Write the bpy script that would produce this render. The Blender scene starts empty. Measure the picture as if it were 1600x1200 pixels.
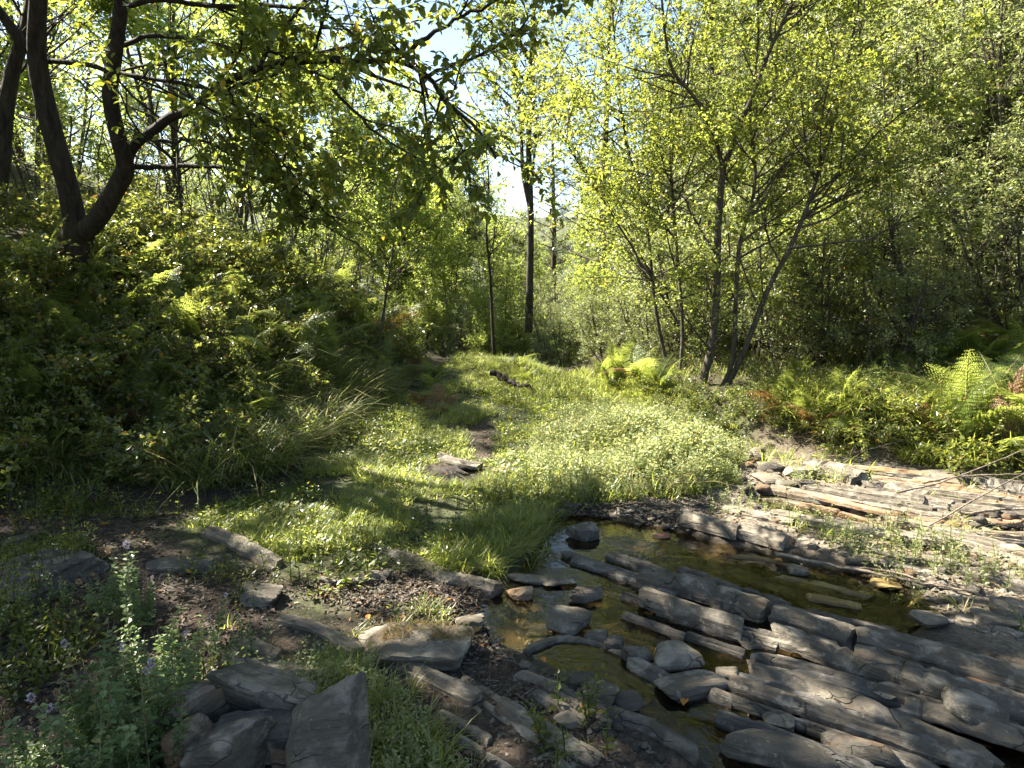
import bpy, math, random
import numpy as np
R = math.radians
scene = bpy.context.scene
C = scene.collection
# ------------------------------------------------------------------ camera
CAMZ, PITCH, FPX = 1.6, R(9.5), 1081.0
cam_d = bpy.data.cameras.new("camera"); cam = bpy.data.objects.new("camera", cam_d); C.objects.link(cam)
cam.location = (0, 0, CAMZ); cam.rotation_euler = (R(90) - PITCH, 0, 0)
cam_d.sensor_width = 36; cam_d.lens = 36 * FPX / 1600; cam_d.clip_start = .05; cam_d.clip_end = 3000
scene.camera = cam
# ------------------------------------------------------------------ light
SUN_EL, SUN_AZ = R(46), R(-62)          # azimuth from +Y, negative = to the left of the view
SUN = np.array([math.sin(SUN_AZ) * math.cos(SUN_EL), math.cos(SUN_AZ) * math.cos(SUN_EL), math.sin(SUN_EL)])
world = bpy.data.worlds.new("World"); scene.world = world; world.use_nodes = True
wn = world.node_tree; bgn = wn.nodes["Background"]
sky = wn.nodes.new("ShaderNodeTexSky"); sky.sky_type = 'NISHITA'; sky.sun_disc = False
sky.sun_elevation = SUN_EL; sky.sun_rotation = SUN_AZ; sky.air_density = 1.0; sky.dust_density = .7; sky.ozone_density = 1.0
wn.links.new(sky.outputs[0], bgn.inputs[0]); bgn.inputs[1].default_value = .05
sl = bpy.data.lights.new("sun", 'SUN'); sl.energy = 5.0; sl.angle = R(.53); sl.color = (1.0, .94, .82)
so = bpy.data.objects.new("sun", sl); C.objects.link(so)
from mathutils import Vector
so.rotation_euler = Vector(SUN).to_track_quat('Z', 'Y').to_euler()
scene.view_settings.view_transform = 'Standard'; scene.view_settings.look = 'None'
scene.view_settings.gamma = 1; scene.view_settings.exposure = 2.75
try: scene.view_settings.use_curve_mapping = False
except Exception: pass
cy = scene.cycles
cy.max_bounces = 8; cy.diffuse_bounces = 4; cy.transmission_bounces = 5; cy.transparent_max_bounces = 8
cy.glossy_bounces = 3; cy.use_denoising = True
cy.caustics_reflective = False; cy.caustics_refractive = False
# ------------------------------------------------------------------ maths helpers
rng = np.random.default_rng(7)
def _h(ix, iy, iz):
    n = (ix.astype(np.int64) * 73856093) ^ (iy.astype(np.int64) * 19349663) ^ (iz.astype(np.int64) * 83492791)
    n = (n ^ (n >> 13)) * 1274126177 & 0x7fffffff
    n = (n ^ (n >> 15)) * 668265263 & 0x7fffffff
    return (n & 0xffff) / 65535.0
def vnoise(p):
    p = np.asarray(p, float); f = np.floor(p); t = p - f; t = t * t * (3 - 2 * t); i = f.astype(np.int64)
    r = 0
    for a in (0, 1):
        for b in (0, 1):
            for c in (0, 1):
                w = (t[..., 0] if a else 1 - t[..., 0]) * (t[..., 1] if b else 1 - t[..., 1]) * (t[..., 2] if c else 1 - t[..., 2])
                r = r + w * _h(i[..., 0] + a, i[..., 1] + b, i[..., 2] + c)
    return r * 2 - 1
def fbm(p, o=4, g=.5):
    p = np.asarray(p, float); r = 0; a = 1
    for k in range(o): r = r + a * vnoise(p * 2 ** k + k * 17.3); a *= g
    return r
def n2(x, y, s, o=3, z=0.0): return fbm(np.stack([x * s, y * s, np.full_like(x, z)], -1), o)
def unit(v): return v / np.maximum(np.linalg.norm(v, axis=-1, keepdims=True), 1e-9)
def sstep(a, b, x): t = np.clip((x - a) / (b - a), 0, 1); return t * t * (3 - 2 * t)
def polydist(P, poly):                                   # signed distance to an open polyline, + on its left side
    best = np.full(len(P), 1e9); sgn = np.ones(len(P)); poly = np.array(poly, float)
    for a, b in zip(poly[:-1], poly[1:]):
        d = b - a; t = np.clip(((P - a) @ d) / (d @ d), 0, 1); q = P - (a + t[:, None] * d)
        m = np.hypot(q[:, 0], q[:, 1]); s = d[0] * (P[:, 1] - a[1]) - d[1] * (P[:, 0] - a[0])
        k = m < best - 1e-9; best[k] = m[k]; sgn[k] = np.sign(s[k])
    return best * sgn
def inpoly(P, poly):
    poly = np.array(poly, float); x, y = P[:, 0], P[:, 1]; c = np.zeros(len(P), bool); n = len(poly)
    for i in range(n):
        x0, y0 = poly[i]; x1, y1 = poly[i - 1]
        k = ((y0 > y) != (y1 > y)) & (x < (x1 - x0) * (y - y0) / (y1 - y0 + 1e-12) + x0); c ^= k
    return c
def polysdf(P, poly):                                    # negative inside
    q = np.array(list(poly) + [poly[0]], float)
    return np.abs(polydist(P, q)) * np.where(inpoly(P, poly), -1, 1)
# ------------------------------------------------------------------ survey: photo measurements turned into places
def ray(u, v):
    a, b = (u - 800) / FPX, (600 - v) / FPX
    return np.array([a, math.cos(PITCH) + b * math.sin(PITCH), -math.sin(PITCH) + b * math.cos(PITCH)])
def flat(u, v, z=0.0):
    d = ray(u, v); t = (z - CAMZ) / d[2]; return (d[0] * t, d[1] * t)
def PX(u, v, dist):
    d = ray(u, v); t = dist / d[1]; return np.array([d[0] * t, dist, CAMZ + d[2] * t])
def FP(pts): return [flat(*p) for p in pts]
# ------------------------------------------------------------------ terrain
LEFT_BASE = [(-900, -900), (-60, -30), (-14, 1.0), (-9, 3.0), (-5, 4.0), (-3.4, 4.5), (-2.6, 5.1), (-2.05, 6.0), (-1.75, 7.7), (-1.3, 9.6), (-1.2, 11.5), (-2.2, 15), (-4, 22), (-8, 40), (-30, 120), (-200, 900)]
RIGHT_BANK = [(60, 900), (2, 60), (1.2, 16), (1.0, 11), (1.4, 8.6), (1.8, 7.0), (2.3, 6.25), (3.3, 5.55), (4.1, 5.15), (5.2, 4.5), (9, 2.5), (14, -2), (60, -30), (900, -900)]
RIGHT_HILL = [(250, 900), (30, 150), (9.0, 60), (4.0, 30), (3.5, 15), (3.6, 10), (4.6, 7.6), (6.2, 5.9), (9.5, 4), (15, 0), (60, -25), (900, -890)]
WATER_A = FP([(890, 792), (960, 796), (1060, 822), (1220, 862), (1330, 880), (1440, 915), (1460, 945), (1400, 985), (1640, 1075), (1900, 1190), (1900, 1500), (1150, 1500), (1040, 1230), (1120, 1190), (1010, 1085), (900, 1030), (800, 990), (768, 938), (812, 900), (838, 850), (850, 815)])
WATER_B = FP([(1185, 762), (1280, 770), (1370, 800), (1345, 822), (1270, 806), (1190, 785)])
WATER_C = FP([(1540, 812), (1800, 815), (1850, 880), (1640, 880), (1560, 858)])
PIT = FP([(705, 738), (745, 730), (752, 748), (700, 752)])
WZ = -.05
def H(x, y):
    x = np.atleast_1d(np.asarray(x, float)); y = np.atleast_1d(np.asarray(y, float)); P = np.stack([x, y], 1)
    d = polydist(P, LEFT_BASE) + .25 * n2(x, y, .7, 2)
    sp = lambda q, k: .5 * (q + np.sqrt(q * q + k))
    z = .85 * sp(d - .1, .12) - .5 * sp(d - 2.0, .3) - .12 * sp(d - 14, 4)
    dr = polydist(P, RIGHT_BANK)
    z = z + .30 * sstep(-.15, .45, dr + .12 * n2(x, y, 1.6, 2, 3)) + .05 * np.clip(dr, 0, 6)
    dh = polydist(P, RIGHT_HILL)
    z = z + .8 * sp(dh - .3, .5) - .45 * sp(dh - 6, 3) - .2 * sp(dh - 30, 9)
    crest = sstep(8.5, 10.8, y) * sstep(2.2, .2, np.abs(x + .2)); z = z + .16 * crest
    drop = sstep(10.6, 15.5, y + .5 * np.clip(x, -2, 4)); z = z - 1.1 * drop * sstep(-4, 0, x) * sstep(9, 3, x)
    far = sstep(60, 400, np.hypot(x, y)); z = z * (1 - .5 * far) + 26 * far * (1 + .4 * n2(x, y, .006, 2))
    flatz = np.exp(-np.clip(z, 0, 9) * 1.2)
    z = z + .025 + .028 * n2(x, y, 1.3, 3, 1) + .012 * n2(x, y, 7, 3, 2) * flatz + .25 * n2(x, y, .25, 2, 5) * sstep(8, 20, np.hypot(x, y))
    for poly, dep in ((WATER_A, .115), (WATER_B, .12), (WATER_C, .12), (PIT, .06)):
        s = polysdf(P, poly) + .05 * n2(x, y, 5, 2, 8)
        z = z - dep * sstep(.10, -.10, s)
    return z
def G(u, v, tmax=60):                                    # a pixel of the photo -> the point of the ground seen there
    d = ray(u, v); t = np.concatenate([np.arange(1.2, 12, .03), np.arange(12, tmax, .15)])
    P = np.array([0, 0, CAMZ]) + t[:, None] * d; h = H(P[:, 0], P[:, 1]); k = np.nonzero(P[:, 2] < h)[0]
    i = k[0] if len(k) else len(t) - 1
    return np.array([P[i, 0], P[i, 1], h[i]])
# where the sun reaches the ground in the photo
LIT = [FP(p) for p in (
    [(700, 590), (740, 545), (880, 590), (980, 600), (1210, 690), (1190, 770), (1000, 775), (800, 770), (775, 690), (745, 650)],
    [(1180, 700), (1700, 740), (1800, 1040), (1600, 1010), (1400, 950), (1250, 880), (1070, 835), (1060, 805), (1180, 775)],
    [(1400, 1015), (1700, 1060), (1700, 1120), (1520, 1085)],
    [(420, 800), (500, 775), (570, 820), (540, 870), (450, 880)], [(560, 655), (660, 640), (640, 700), (570, 705)],
    [(560, 985), (735, 985), (730, 1025), (600, 1025)], [(610, 1040), (760, 1090), (800, 1180), (700, 1180)],
    [(330, 815), (430, 880), (410, 890), (320, 835)], [(150, 1010), (330, 1010), (330, 1110), (150, 1120)], [(560, 740), (700, 720), (760, 800), (680, 820)],
    [(1080, 1000), (1180, 1030), (1130, 1090), (1030, 1050)], [(0, 1040), (60, 1040), (60, 1090), (0, 1090)], [(1330, 1000), (1640, 1030), (1640, 1130), (1480, 1090)], [(1180, 1120), (1300, 1135), (1310, 1200), (1190, 1200)], [(230, 1080), (420, 1050), (500, 1110), (300, 1180)], [(760, 1060), (880, 1080), (1010, 1190), (900, 1200)], [(985, 920), (1090, 935), (1140, 965), (1020, 960)])]
LIT += [[(1.6, 6.4), (3.2, 5.5), (5.5, 4.6), (9, 8), (9, 16), (1, 16)], [(-2.9, 7.2), (-1.7, 7.0), (-1.0, 10), (-1.6, 13), (-3.6, 10)]]
def LP(pts):                                             # the same for sunlit patches surveyed on a slope
    q = [G(*p) for p in pts]; return [tuple(g[:2] - SUN[:2] / SUN[2] * (g[2] + .35 - .1)) for g in q]
LIT += [LP(p) for p in ([(330, 420), (560, 400), (660, 500), (640, 600), (520, 600), (400, 560)], [(130, 500), (300, 480), (400, 540), (440, 620), (330, 660), (230, 640), (150, 590)], [(60, 440), (180, 450), (170, 500), (70, 490)], [(330, 560), (430, 560), (420, 620), (340, 610)],
                          [(0, 380), (60, 380), (60, 420), (0, 420)], [(200, 380), (380, 390), (360, 440), (240, 430)], [(250, 640), (330, 650), (320, 720), (260, 700)], [(10, 520), (60, 520), (60, 580), (10, 580)], [(360, 660), (420, 650), (430, 700), (370, 720)])]
LIT += [[(-12, 8), (-6, 9), (-3, 12), (-3, 30), (-20, 30), (-20, 8)]]
def lit_at(pos):
    g = pos[:, :2] - SUN[:2] / SUN[2] * (pos[:, 2:3] - .1)
    m = np.zeros(len(pos), bool)
    for p in LIT: m |= inpoly(g, p)
    return m | (fbm(np.stack([g[:, 0] * 2.1, g[:, 1] * 2.1, np.full(len(g), 4.4)], 1), 2) > np.where((g[:, 0] < -1.0) & (g[:, 1] > 3.6), .10, .38))   # and scattered gaps in the canopy
# ------------------------------------------------------------------ node material helpers
class NT:
    def __init__(s, name):
        s.m = bpy.data.materials.new(name); s.m.use_nodes = True; s.t = s.m.node_tree; s.t.nodes.clear()
        s.out = s.n("ShaderNodeOutputMaterial")
    def n(s, typ, **k):
        nd = s.t.nodes.new(typ)
        for a, b in k.items(): setattr(nd, a, b)
        return nd
    def l(s, a, b): s.t.links.new(a, b)
    def set(s, sock, v):
        if hasattr(v, "is_linked") or hasattr(v, "links"): s.l(v, sock)
        else: sock.default_value = v if not (isinstance(v, tuple) and len(v) == 3) else (*v, 1)
    def mix(s, f, a, b, mode='MIX'):
        nd = s.n("ShaderNodeMix", data_type='RGBA', blend_type=mode); s.set(nd.inputs[0], f); s.set(nd.inputs[6], a); s.set(nd.inputs[7], b); return nd.outputs[2]
    def noise(s, vec, sc, det=4, rough=.55, dist=0.0):
        nd = s.n("ShaderNodeTexNoise"); nd.inputs["Scale"].default_value = sc; nd.inputs["Detail"].default_value = det
        nd.inputs["Roughness"].default_value = rough; nd.inputs["Distortion"].default_value = dist
        if vec is not None: s.l(vec, nd.inputs["Vector"])
        return nd.outputs["Fac"]
    def rng(s, v, a, b, c=0.0, d=1.0):
        nd = s.n("ShaderNodeMapRange"); s.set(nd.inputs[0], v)
        for i, q in enumerate((a, b, c, d)): nd.inputs[i + 1].default_value = q
        return nd.outputs[0]
    def math(s, op, a, b=0.0):
        nd = s.n("ShaderNodeMath", operation=op); s.set(nd.inputs[0], a); s.set(nd.inputs[1], b); return nd.outputs[0]
    def attr(s, name): nd = s.n("ShaderNodeAttribute"); nd.attribute_name = name; return nd.outputs["Fac"]
    def scale(s, vec, v): nd = s.n("ShaderNodeVectorMath", operation='MULTIPLY'); s.l(vec, nd.inputs[0]); nd.inputs[1].default_value = v; return nd.outputs[0]
    def bump(s, h, st, dist): nd = s.n("ShaderNodeBump"); nd.inputs["Strength"].default_value = st; nd.inputs["Distance"].default_value = dist; s.l(h, nd.inputs["Height"]); return nd.outputs[0]
    def bsdf(s, col, rough, nrm=None, spec=.5):
        nd = s.n("ShaderNodeBsdfPrincipled"); s.set(nd.inputs["Base Color"], col); s.set(nd.inputs["Roughness"], rough)
        nd.inputs["Specular IOR Level"].default_value = spec
        if nrm is not None: s.l(nrm, nd.inputs["Normal"])
        return nd.outputs[0]
    def done(s, sh): s.l(sh, s.out.inputs[0]); return s.m
def leaf_mat(name, dark, light, odd, odd_share=.04, trans=(.25, .34, .03), tmix=.45, rough=.42, spec=.5, tone=.35):
    s = NT(name); r = s.attr("rnd"); geo = s.n("ShaderNodeNewGeometry"); oi = s.n("ShaderNodeObjectInfo")
    big = s.noise(geo.outputs["Position"], 1.1, 2)
    f = s.math('MULTIPLY_ADD', big, tone * 2); s.t.nodes[-1].inputs[2].default_value = -tone
    f2 = s.math('ADD', r, f)
    f2 = s.math('ADD', f2, s.rng(oi.outputs["Random"], 0, 1, -.2, .2))
    col = s.mix(s.rng(f2, .1, .95), dark, light)
    isodd = s.math('GREATER_THAN', s.math('FRACT', s.math('MULTIPLY', r, 37.7)), 1 - odd_share)
    col = s.mix(isodd, col, odd)
    tcol = s.mix(s.rng(f2, .1, .95), tuple(.6 * c for c in trans), trans)
    tcol = s.mix(isodd, tcol, tuple(min(1, 1.5 * c) for c in odd))
    p = s.bsdf(col, rough, None, spec); t = s.n("ShaderNodeBsdfTranslucent"); s.set(t.inputs[0], tcol)
    mx = s.n("ShaderNodeMixShader"); mx.inputs[0].default_value = tmix; s.l(p, mx.inputs[1]); s.l(t.outputs[0], mx.inputs[2])
    return s.done(mx.outputs[0])
def bark_mat(name, a, b, lichen=(.25, .26, .22), ls=.6):
    s = NT(name); tc = s.n("ShaderNodeTexCoord").outputs["Object"]; v = s.scale(tc, (9, 9, 2.2))
    n = s.noise(v, 3, 8, .65, .6); big = s.noise(tc, 2.5, 5, .6)
    col = s.mix(s.rng(n, .35, .68), a, b); col = s.mix(s.rng(big, ls, ls + .12, 0, .75), col, lichen)
    return s.done(s.bsdf(col, .9, s.bump(n, .9, .02), .25))
M = {}
M['leaf_near'] = leaf_mat('near tree leaf', (.030, .045, .010), (.085, .110, .022), (.32, .24, .02), .035, (.44, .50, .06), .45, .36)
M['leaf_yellow'] = leaf_mat('yellow green leaf', (.075, .10, .02), (.175, .195, .04), (.34, .27, .05), .03, (.50, .56, .08), .5, .42, tone=.5)
M['leaf_back'] = leaf_mat('backlit woodland leaf', (.05, .075, .017), (.14, .17, .04), (.30, .22, .03), .03, (.58, .68, .12), .57, .42, tone=.5)
M['leaf_grey'] = leaf_mat('grey green willow leaf', (.08, .10, .045), (.18, .20, .095), (.22, .18, .05), .03, (.42, .47, .14), .45, .40)
M['leaf_dark'] = leaf_mat('dark shrub leaf', (.035, .05, .018), (.09, .115, .035), (.24, .13, .03), .03, (.34, .40, .08), .42, .34)
M['pine'] = leaf_mat('pine needle', (.012, .028, .014), (.035, .06, .028), (.10, .07, .03), .03, (.07, .12, .03), .25, .5)
M['bramble'] = leaf_mat('bramble leaf', (.035, .048, .016), (.115, .135, .04), (.24, .14, .03), .03, (.46, .50, .08), .42, .27)
M['fern'] = leaf_mat('green bracken', (.065, .095, .022), (.15, .19, .045), (.26, .17, .03), .015, (.56, .64, .12), .52, .36)
M['fern_brown'] = leaf_mat('browned bracken', (.11, .05, .02), (.20, .10, .04), (.26, .2, .06), .15, (.32, .15, .05), .4, .6)
M['grass'] = leaf_mat('grass blade', (.09, .12, .022), (.20, .235, .055), (.36, .31, .14), .08, (.62, .68, .13), .52, .42)
M['grass_long'] = leaf_mat('long grass blade', (.055, .08, .018), (.15, .175, .055), (.34, .29, .15), .18, (.46, .52, .12), .45, .4)
M['herb'] = leaf_mat('pale herb leaf', (.14, .165, .065), (.27, .30, .14), (.42, .36, .15), .06, (.54, .58, .20), .47, .45)
M['mint'] = leaf_mat('mint leaf', (.075, .115, .035), (.165, .205, .075), (.22, .2, .05), .02, (.26, .42, .07), .35, .42)
M['dry'] = leaf_mat('dry stalk', (.16, .11, .06), (.34, .26, .14), (.3, .14, .05), .1, (.3, .2, .1), .25, .7)
M['litter'] = leaf_mat('dead leaf', (.022, .015, .009), (.115, .078, .045), (.32, .14, .03), .015, (.1, .05, .02), .08, .7)
M['orange'] = leaf_mat('orange fallen leaf', (.30, .12, .02), (.45, .20, .03), (.45, .18, .03), .02, (.4, .18, .03), .2, .6)
M['moss'] = leaf_mat('dry moss', (.16, .09, .015), (.30, .19, .03), (.1, .14, .02), .2, (.3, .2, .03), .25, .8)
M['flower'] = leaf_mat('lilac petal', (.36, .31, .38), (.55, .48, .56), (.6, .55, .6), .1, (.4, .35, .45), .3, .6)
M['flower_pale'] = leaf_mat('cream petal', (.45, .42, .33), (.62, .6, .5), (.5, .4, .3), .1, (.4, .4, .3), .2, .6)
M['bark_dark'] = bark_mat('dark bark', (.014, .011, .008), (.052, .041, .030), (.085, .085, .06), .62)
M['bark_grey'] = bark_mat('grey bark', (.032, .026, .019), (.10, .085, .062), (.18, .175, .14), .60)
M['bark_pine'] = bark_mat('pine bark', (.03, .02, .014), (.09, .06, .042), (.1, .09, .08), .7)
M['wood'] = bark_mat('weathered dead wood', (.10, .075, .05), (.26, .21, .16), (.3, .27, .22), .6)
def stone_mat(name, dark, mid, light, rust=(.20, .11, .05), rs=.64):
    s = NT(name); tc = s.n("ShaderNodeTexCoord").outputs["Object"]; oi = s.n("ShaderNodeObjectInfo")
    off = s.n("ShaderNodeVectorMath", operation='ADD'); s.l(tc, off.inputs[0]); cmb = s.n("ShaderNodeCombineXYZ")
    for i in range(3): s.l(s.math('MULTIPLY', oi.outputs["Random"], 31.0 + 7 * i), cmb.inputs[i])
    s.l(cmb.outputs[0], off.inputs[1]); v = off.outputs[0]
    grain = s.noise(v, 60, 6, .7); blot = s.noise(v, 9, 6, .65, .4); big = s.noise(v, 3, 3)
    lay = s.noise(s.scale(v, (.7, 5, 6)), 7, 7, .65, .3)
    f = s.math('ADD', s.math('MULTIPLY', lay, .55), s.math('MULTIPLY', blot, .45))
    col = s.mix(s.rng(f, .34, .60), dark, mid); col = s.mix(s.rng(blot, .50, .62), col, light); col = s.mix(s.rng(s.noise(v, 17, 5, .7), .30, .44, .75, 0), col, dark)
    col = s.mix(s.rng(big, rs - .05, rs + .07, 0, .7), col, rust)
    lich = s.rng(s.noise(v, 26, 3, .7), .62, .68, 0, .5); col = s.mix(lich, col, tuple(min(1, c * 1.45) for c in light))
    col = s.mix(s.rng(grain, .3, .7, 0, .35), col, (.03, .03, .03), 'MIX')
    col = s.mix(s.rng(oi.outputs["Random"], 0, 1, 0, .35), col, mid)
    pos = s.n("ShaderNodeSeparateXYZ"); s.l(s.n("ShaderNodeNewGeometry").outputs["Position"], pos.inputs[0])
    wet = s.rng(s.math('ADD', pos.outputs[2], s.math('MULTIPLY', blot, .03)), WZ + .010, WZ + .030, 1, 0)
    col = s.mix(s.math('MULTIPLY', wet, .75), col, (.02, .017, .012))
    dv = s.n("ShaderNodeVectorMath", operation='ADD'); s.l(v, dv.inputs[0]); nz = s.n("ShaderNodeTexNoise"); nz.inputs["Scale"].default_value = 9; s.l(v, nz.inputs["Vector"]); s.l(s.scale(nz.outputs["Color"], (.07, .07, .07)), dv.inputs[1])
    vo = s.n("ShaderNodeTexVoronoi", feature='DISTANCE_TO_EDGE'); vo.inputs["Scale"].default_value = 4.2; s.l(s.scale(dv.outputs[0], (.8, 1.7, 2.2)), vo.inputs["Vector"])
    crack = s.math('MULTIPLY', s.rng(vo.outputs["Distance"], .0, .014, 1, 0), s.rng(big, .50, .60, 0, 1)); col = s.mix(s.math('MULTIPLY', crack, .45), col, (.015, .013, .011))
    hgt = s.math('ADD', s.math('MULTIPLY', crack, -.7), s.math('MULTIPLY', lay, .9)); hgt = s.math('ADD', hgt, s.math('ADD', s.math('MULTIPLY', grain, .18), s.math('MULTIPLY', blot, .5)))
    _unused = s.math('ADD', s.math('MULTIPLY', lay, .9), s.math('ADD', s.math('MULTIPLY', grain, .18), s.math('MULTIPLY', blot, .5)))
    return s.done(s.bsdf(col, s.rng(wet, 0, 1, .82, .22), s.bump(hgt, 1.0, .022), .35))
M['stone_grey'] = stone_mat('grey sandstone', (.048, .038, .026), (.135, .112, .080), (.27, .235, .18), (.17, .12, .07), .64)
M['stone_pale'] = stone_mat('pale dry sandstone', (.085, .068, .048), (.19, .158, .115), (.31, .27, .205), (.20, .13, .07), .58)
M['stone_rust'] = stone_mat('rusty sandstone', (.12, .08, .05), (.26, .18, .11), (.36, .29, .21), (.28, .14, .05), .45)
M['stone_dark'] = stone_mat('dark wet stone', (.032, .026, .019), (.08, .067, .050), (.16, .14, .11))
M['stone_blue'] = stone_mat('blue grey slate', (.043, .037, .029), (.106, .095, .077), (.215, .198, .165), (.10, .09, .07), .7)
M['stone_algae'] = stone_mat('algae covered stone', (.13, .08, .02), (.24, .155, .045), (.34, .24, .08), (.16, .14, .03), .55)
M['stone_red'] = stone_mat('reddish stone', (.18, .07, .04), (.30, .13, .08), (.36, .2, .14), (.2, .08, .05), .5)
# ground
s = NT('woodland ground'); geo = s.n("ShaderNodeNewGeometry"); P_ = geo.outputs["Position"]
fine = s.noise(P_, 45, 8, .7); med = s.noise(P_, 6, 6, .6); gran = s.noise(P_, 140, 3, .6)
vor = s.n("ShaderNodeTexVoronoi"); vor.inputs["Scale"].default_value = 55; s.l(P_, vor.inputs["Vector"])
soil = s.mix(s.rng(fine, .38, .62), (.018, .012, .008), (.095, .068, .045)); soil = s.mix(s.rng(vor.outputs['Color'], .45, .8, 0, .55), soil, (.14, .105, .075)); soil = s.mix(s.rng(med, .42, .66, 0, .5), soil, (.045, .032, .022))
grav = s.mix(s.rng(fine, .35, .62), (.06, .047, .032), (.21, .17, .12)); grav = s.mix(s.rng(vor.outputs["Color"], .2, .8, 0, .6), grav, (.27, .225, .165))
bed = s.mix(s.rng(med, .4, .62), (.06, .044, .018), (.24, .165, .06)); bed = s.mix(s.rng(fine, .45, .7, 0, .7), bed, (.11, .09, .04))
turf = s.mix(s.rng(fine, .35, .65), (.025, .035, .012), (.075, .09, .025))
col = s.mix(s.attr("gravel"), soil, grav); col = s.mix(s.attr("turf"), col, turf); col = s.mix(s.attr("bed"), col, bed)
wet = s.attr("wet"); col = s.mix(s.math('MULTIPLY', wet, .6), col, (.012, .010, .008))
hh = s.math('ADD', s.math('MULTIPLY', fine, 1.0), s.math('ADD', s.math('MULTIPLY', med, .7), s.math('MULTIPLY', gran, .25)))
M['ground'] = s.done(s.bsdf(col, s.rng(wet, 0, 1, .95, .3), s.bump(hh, 1.0, .03), .3))
s = NT('stream water'); P_ = s.n("ShaderNodeNewGeometry").outputs["Position"]
w1 = s.noise(P_, 5, 2, .5, .5); w2 = s.noise(P_, 28, 2); bp = s.bump(s.math('ADD', w1, s.math('MULTIPLY', w2, .2)), .34, .02)
tr = s.n("ShaderNodeBsdfTransparent"); tr.inputs[0].default_value = (.90, .84, .66, 1)
gl = s.n("ShaderNodeBsdfGlossy"); gl.inputs["Roughness"].default_value = .015; s.l(bp, gl.inputs["Normal"]); gl.inputs[0].default_value = (1, 1, 1, 1)
fr = s.n("ShaderNodeFresnel"); fr.inputs[0].default_value = 1.36; s.l(bp, fr.inputs["Normal"])
mx = s.n("ShaderNodeMixShader"); s.l(fr.outputs[0], mx.inputs[0]); s.l(tr.outputs[0], mx.inputs[1]); s.l(gl.outputs[0], mx.inputs[2])
M['water'] = s.done(mx.outputs[0])
# ------------------------------------------------------------------ mesh helpers
def mesh_np(name, V, F, mats, smooth=False, mi=None, attrs=None):
    """V (n,3); F list of int arrays (m,k) of any k."""
    me = bpy.data.meshes.new(name); V = np.ascontiguousarray(V, np.float32)
    F = [np.asarray(f, np.int32) for f in (F if isinstance(F, list) else [F]) if len(f)]
    loops = np.concatenate([f.ravel() for f in F]); cnt = np.concatenate([np.full(len(f), f.shape[1], np.int32) for f in F])
    st = np.concatenate([[0], np.cumsum(cnt)[:-1]]).astype(np.int32)
    me.vertices.add(len(V)); me.vertices.foreach_set("co", V.ravel()); me.loops.add(len(loops)); me.loops.foreach_set("vertex_index", loops)
    me.polygons.add(len(cnt)); me.polygons.foreach_set("loop_start", st)
    if mi is not None: me.polygons.foreach_set("material_index", np.asarray(mi, np.int32))
    for m in (mats if isinstance(mats, (list, tuple)) else [mats]): me.materials.append(m)
    me.update(calc_edges=True)
    me.polygons.foreach_set("use_smooth", np.full(len(cnt), smooth))
    for k, a in (attrs or {}).items():
        at = me.attributes.new(k, 'FLOAT', 'POINT'); at.data.foreach_set("value", np.ascontiguousarray(a, np.float32))
    return me
def sharp(me, a=35):
    me.set_sharp_from_angle(angle=R(a)); return me
def obj(name, me, parent=None, loc=None, rot=None, scl=None):
    o = bpy.data.objects.new(name, me); C.objects.link(o)
    if parent is not None: o.parent = parent
    if loc is not None: o.location = [float(c) for c in loc]
    if rot is not None: o.rotation_euler = [float(c) for c in rot]
    if scl is not None: o.scale = (scl,) * 3 if np.isscalar(scl) else [float(c) for c in scl]
    return o
def tag(o, label=None, cat=None, group=None, kind=None):
    if label: o['label'] = label
    if cat: o['category'] = cat
    if group: o['group'] = group
    if kind: o['kind'] = kind
    return o
class Parts:                                              # collects V / F / rnd of many shapes for one mesh
    def __init__(s): s.V, s.F, s.A, s.M, s.n = [], {}, [], {}, 0
    def add(s, V, F, rnd=0.5, mi=0):
        V = np.asarray(V, float).reshape(-1, 3)
        for f in (F if isinstance(F, list) else [F]):
            f = np.asarray(f); s.F.setdefault(f.shape[1], []).append(f + s.n); s.M.setdefault(f.shape[1], []).append(np.full(len(f), mi))
        s.V.append(V); s.A.append(np.broadcast_to(rnd, (len(V),)) if np.ndim(rnd) == 0 else rnd); s.n += len(V)
    def arrays(s):
        ks = sorted(s.F); return np.concatenate(s.V), [np.concatenate(s.F[k]) for k in ks], np.concatenate(s.A), np.concatenate([np.concatenate(s.M[k]) for k in ks])
    def mesh(s, name, mats, smooth=False):
        V, F, A, mi = s.arrays(); return mesh_np(name, V, F, mats, smooth, mi, {'rnd': A})
def tubes(P, pts, rad, sides, mi=0, r0=.5):
    """pts (n,k,3), rad (n,k): n tubes of k points."""
    pts = np.asarray(pts, float); rad = np.asarray(rad, float)
    if pts.ndim == 2: pts, rad = pts[None], rad[None]
    n, k, _ = pts.shape; t = unit(np.gradient(pts, axis=1)); ref = np.where(np.abs(t[..., 2:3]) > .9, [1., 0, 0], [0, 0, 1.])
    ref = np.broadcast_to(ref[:, :1], t.shape); a = unit(np.cross(t, ref)); b = np.cross(t, a)
    th = np.arange(sides) * 2 * np.pi / sides
    V = pts[:, :, None] + rad[:, :, None, None] * (np.cos(th)[:, None] * a[:, :, None] + np.sin(th)[:, None] * b[:, :, None])
    i = np.arange(n)[:, None, None] * k * sides + np.arange(k - 1)[None, :, None] * sides; j = np.arange(sides)[None, None]; j2 = (j + 1) % sides
    F = np.stack([i + j, i + j2, i + j2 + sides, i + j + sides], -1).reshape(-1, 4)
    P.add(V, F, r0, mi)
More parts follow.
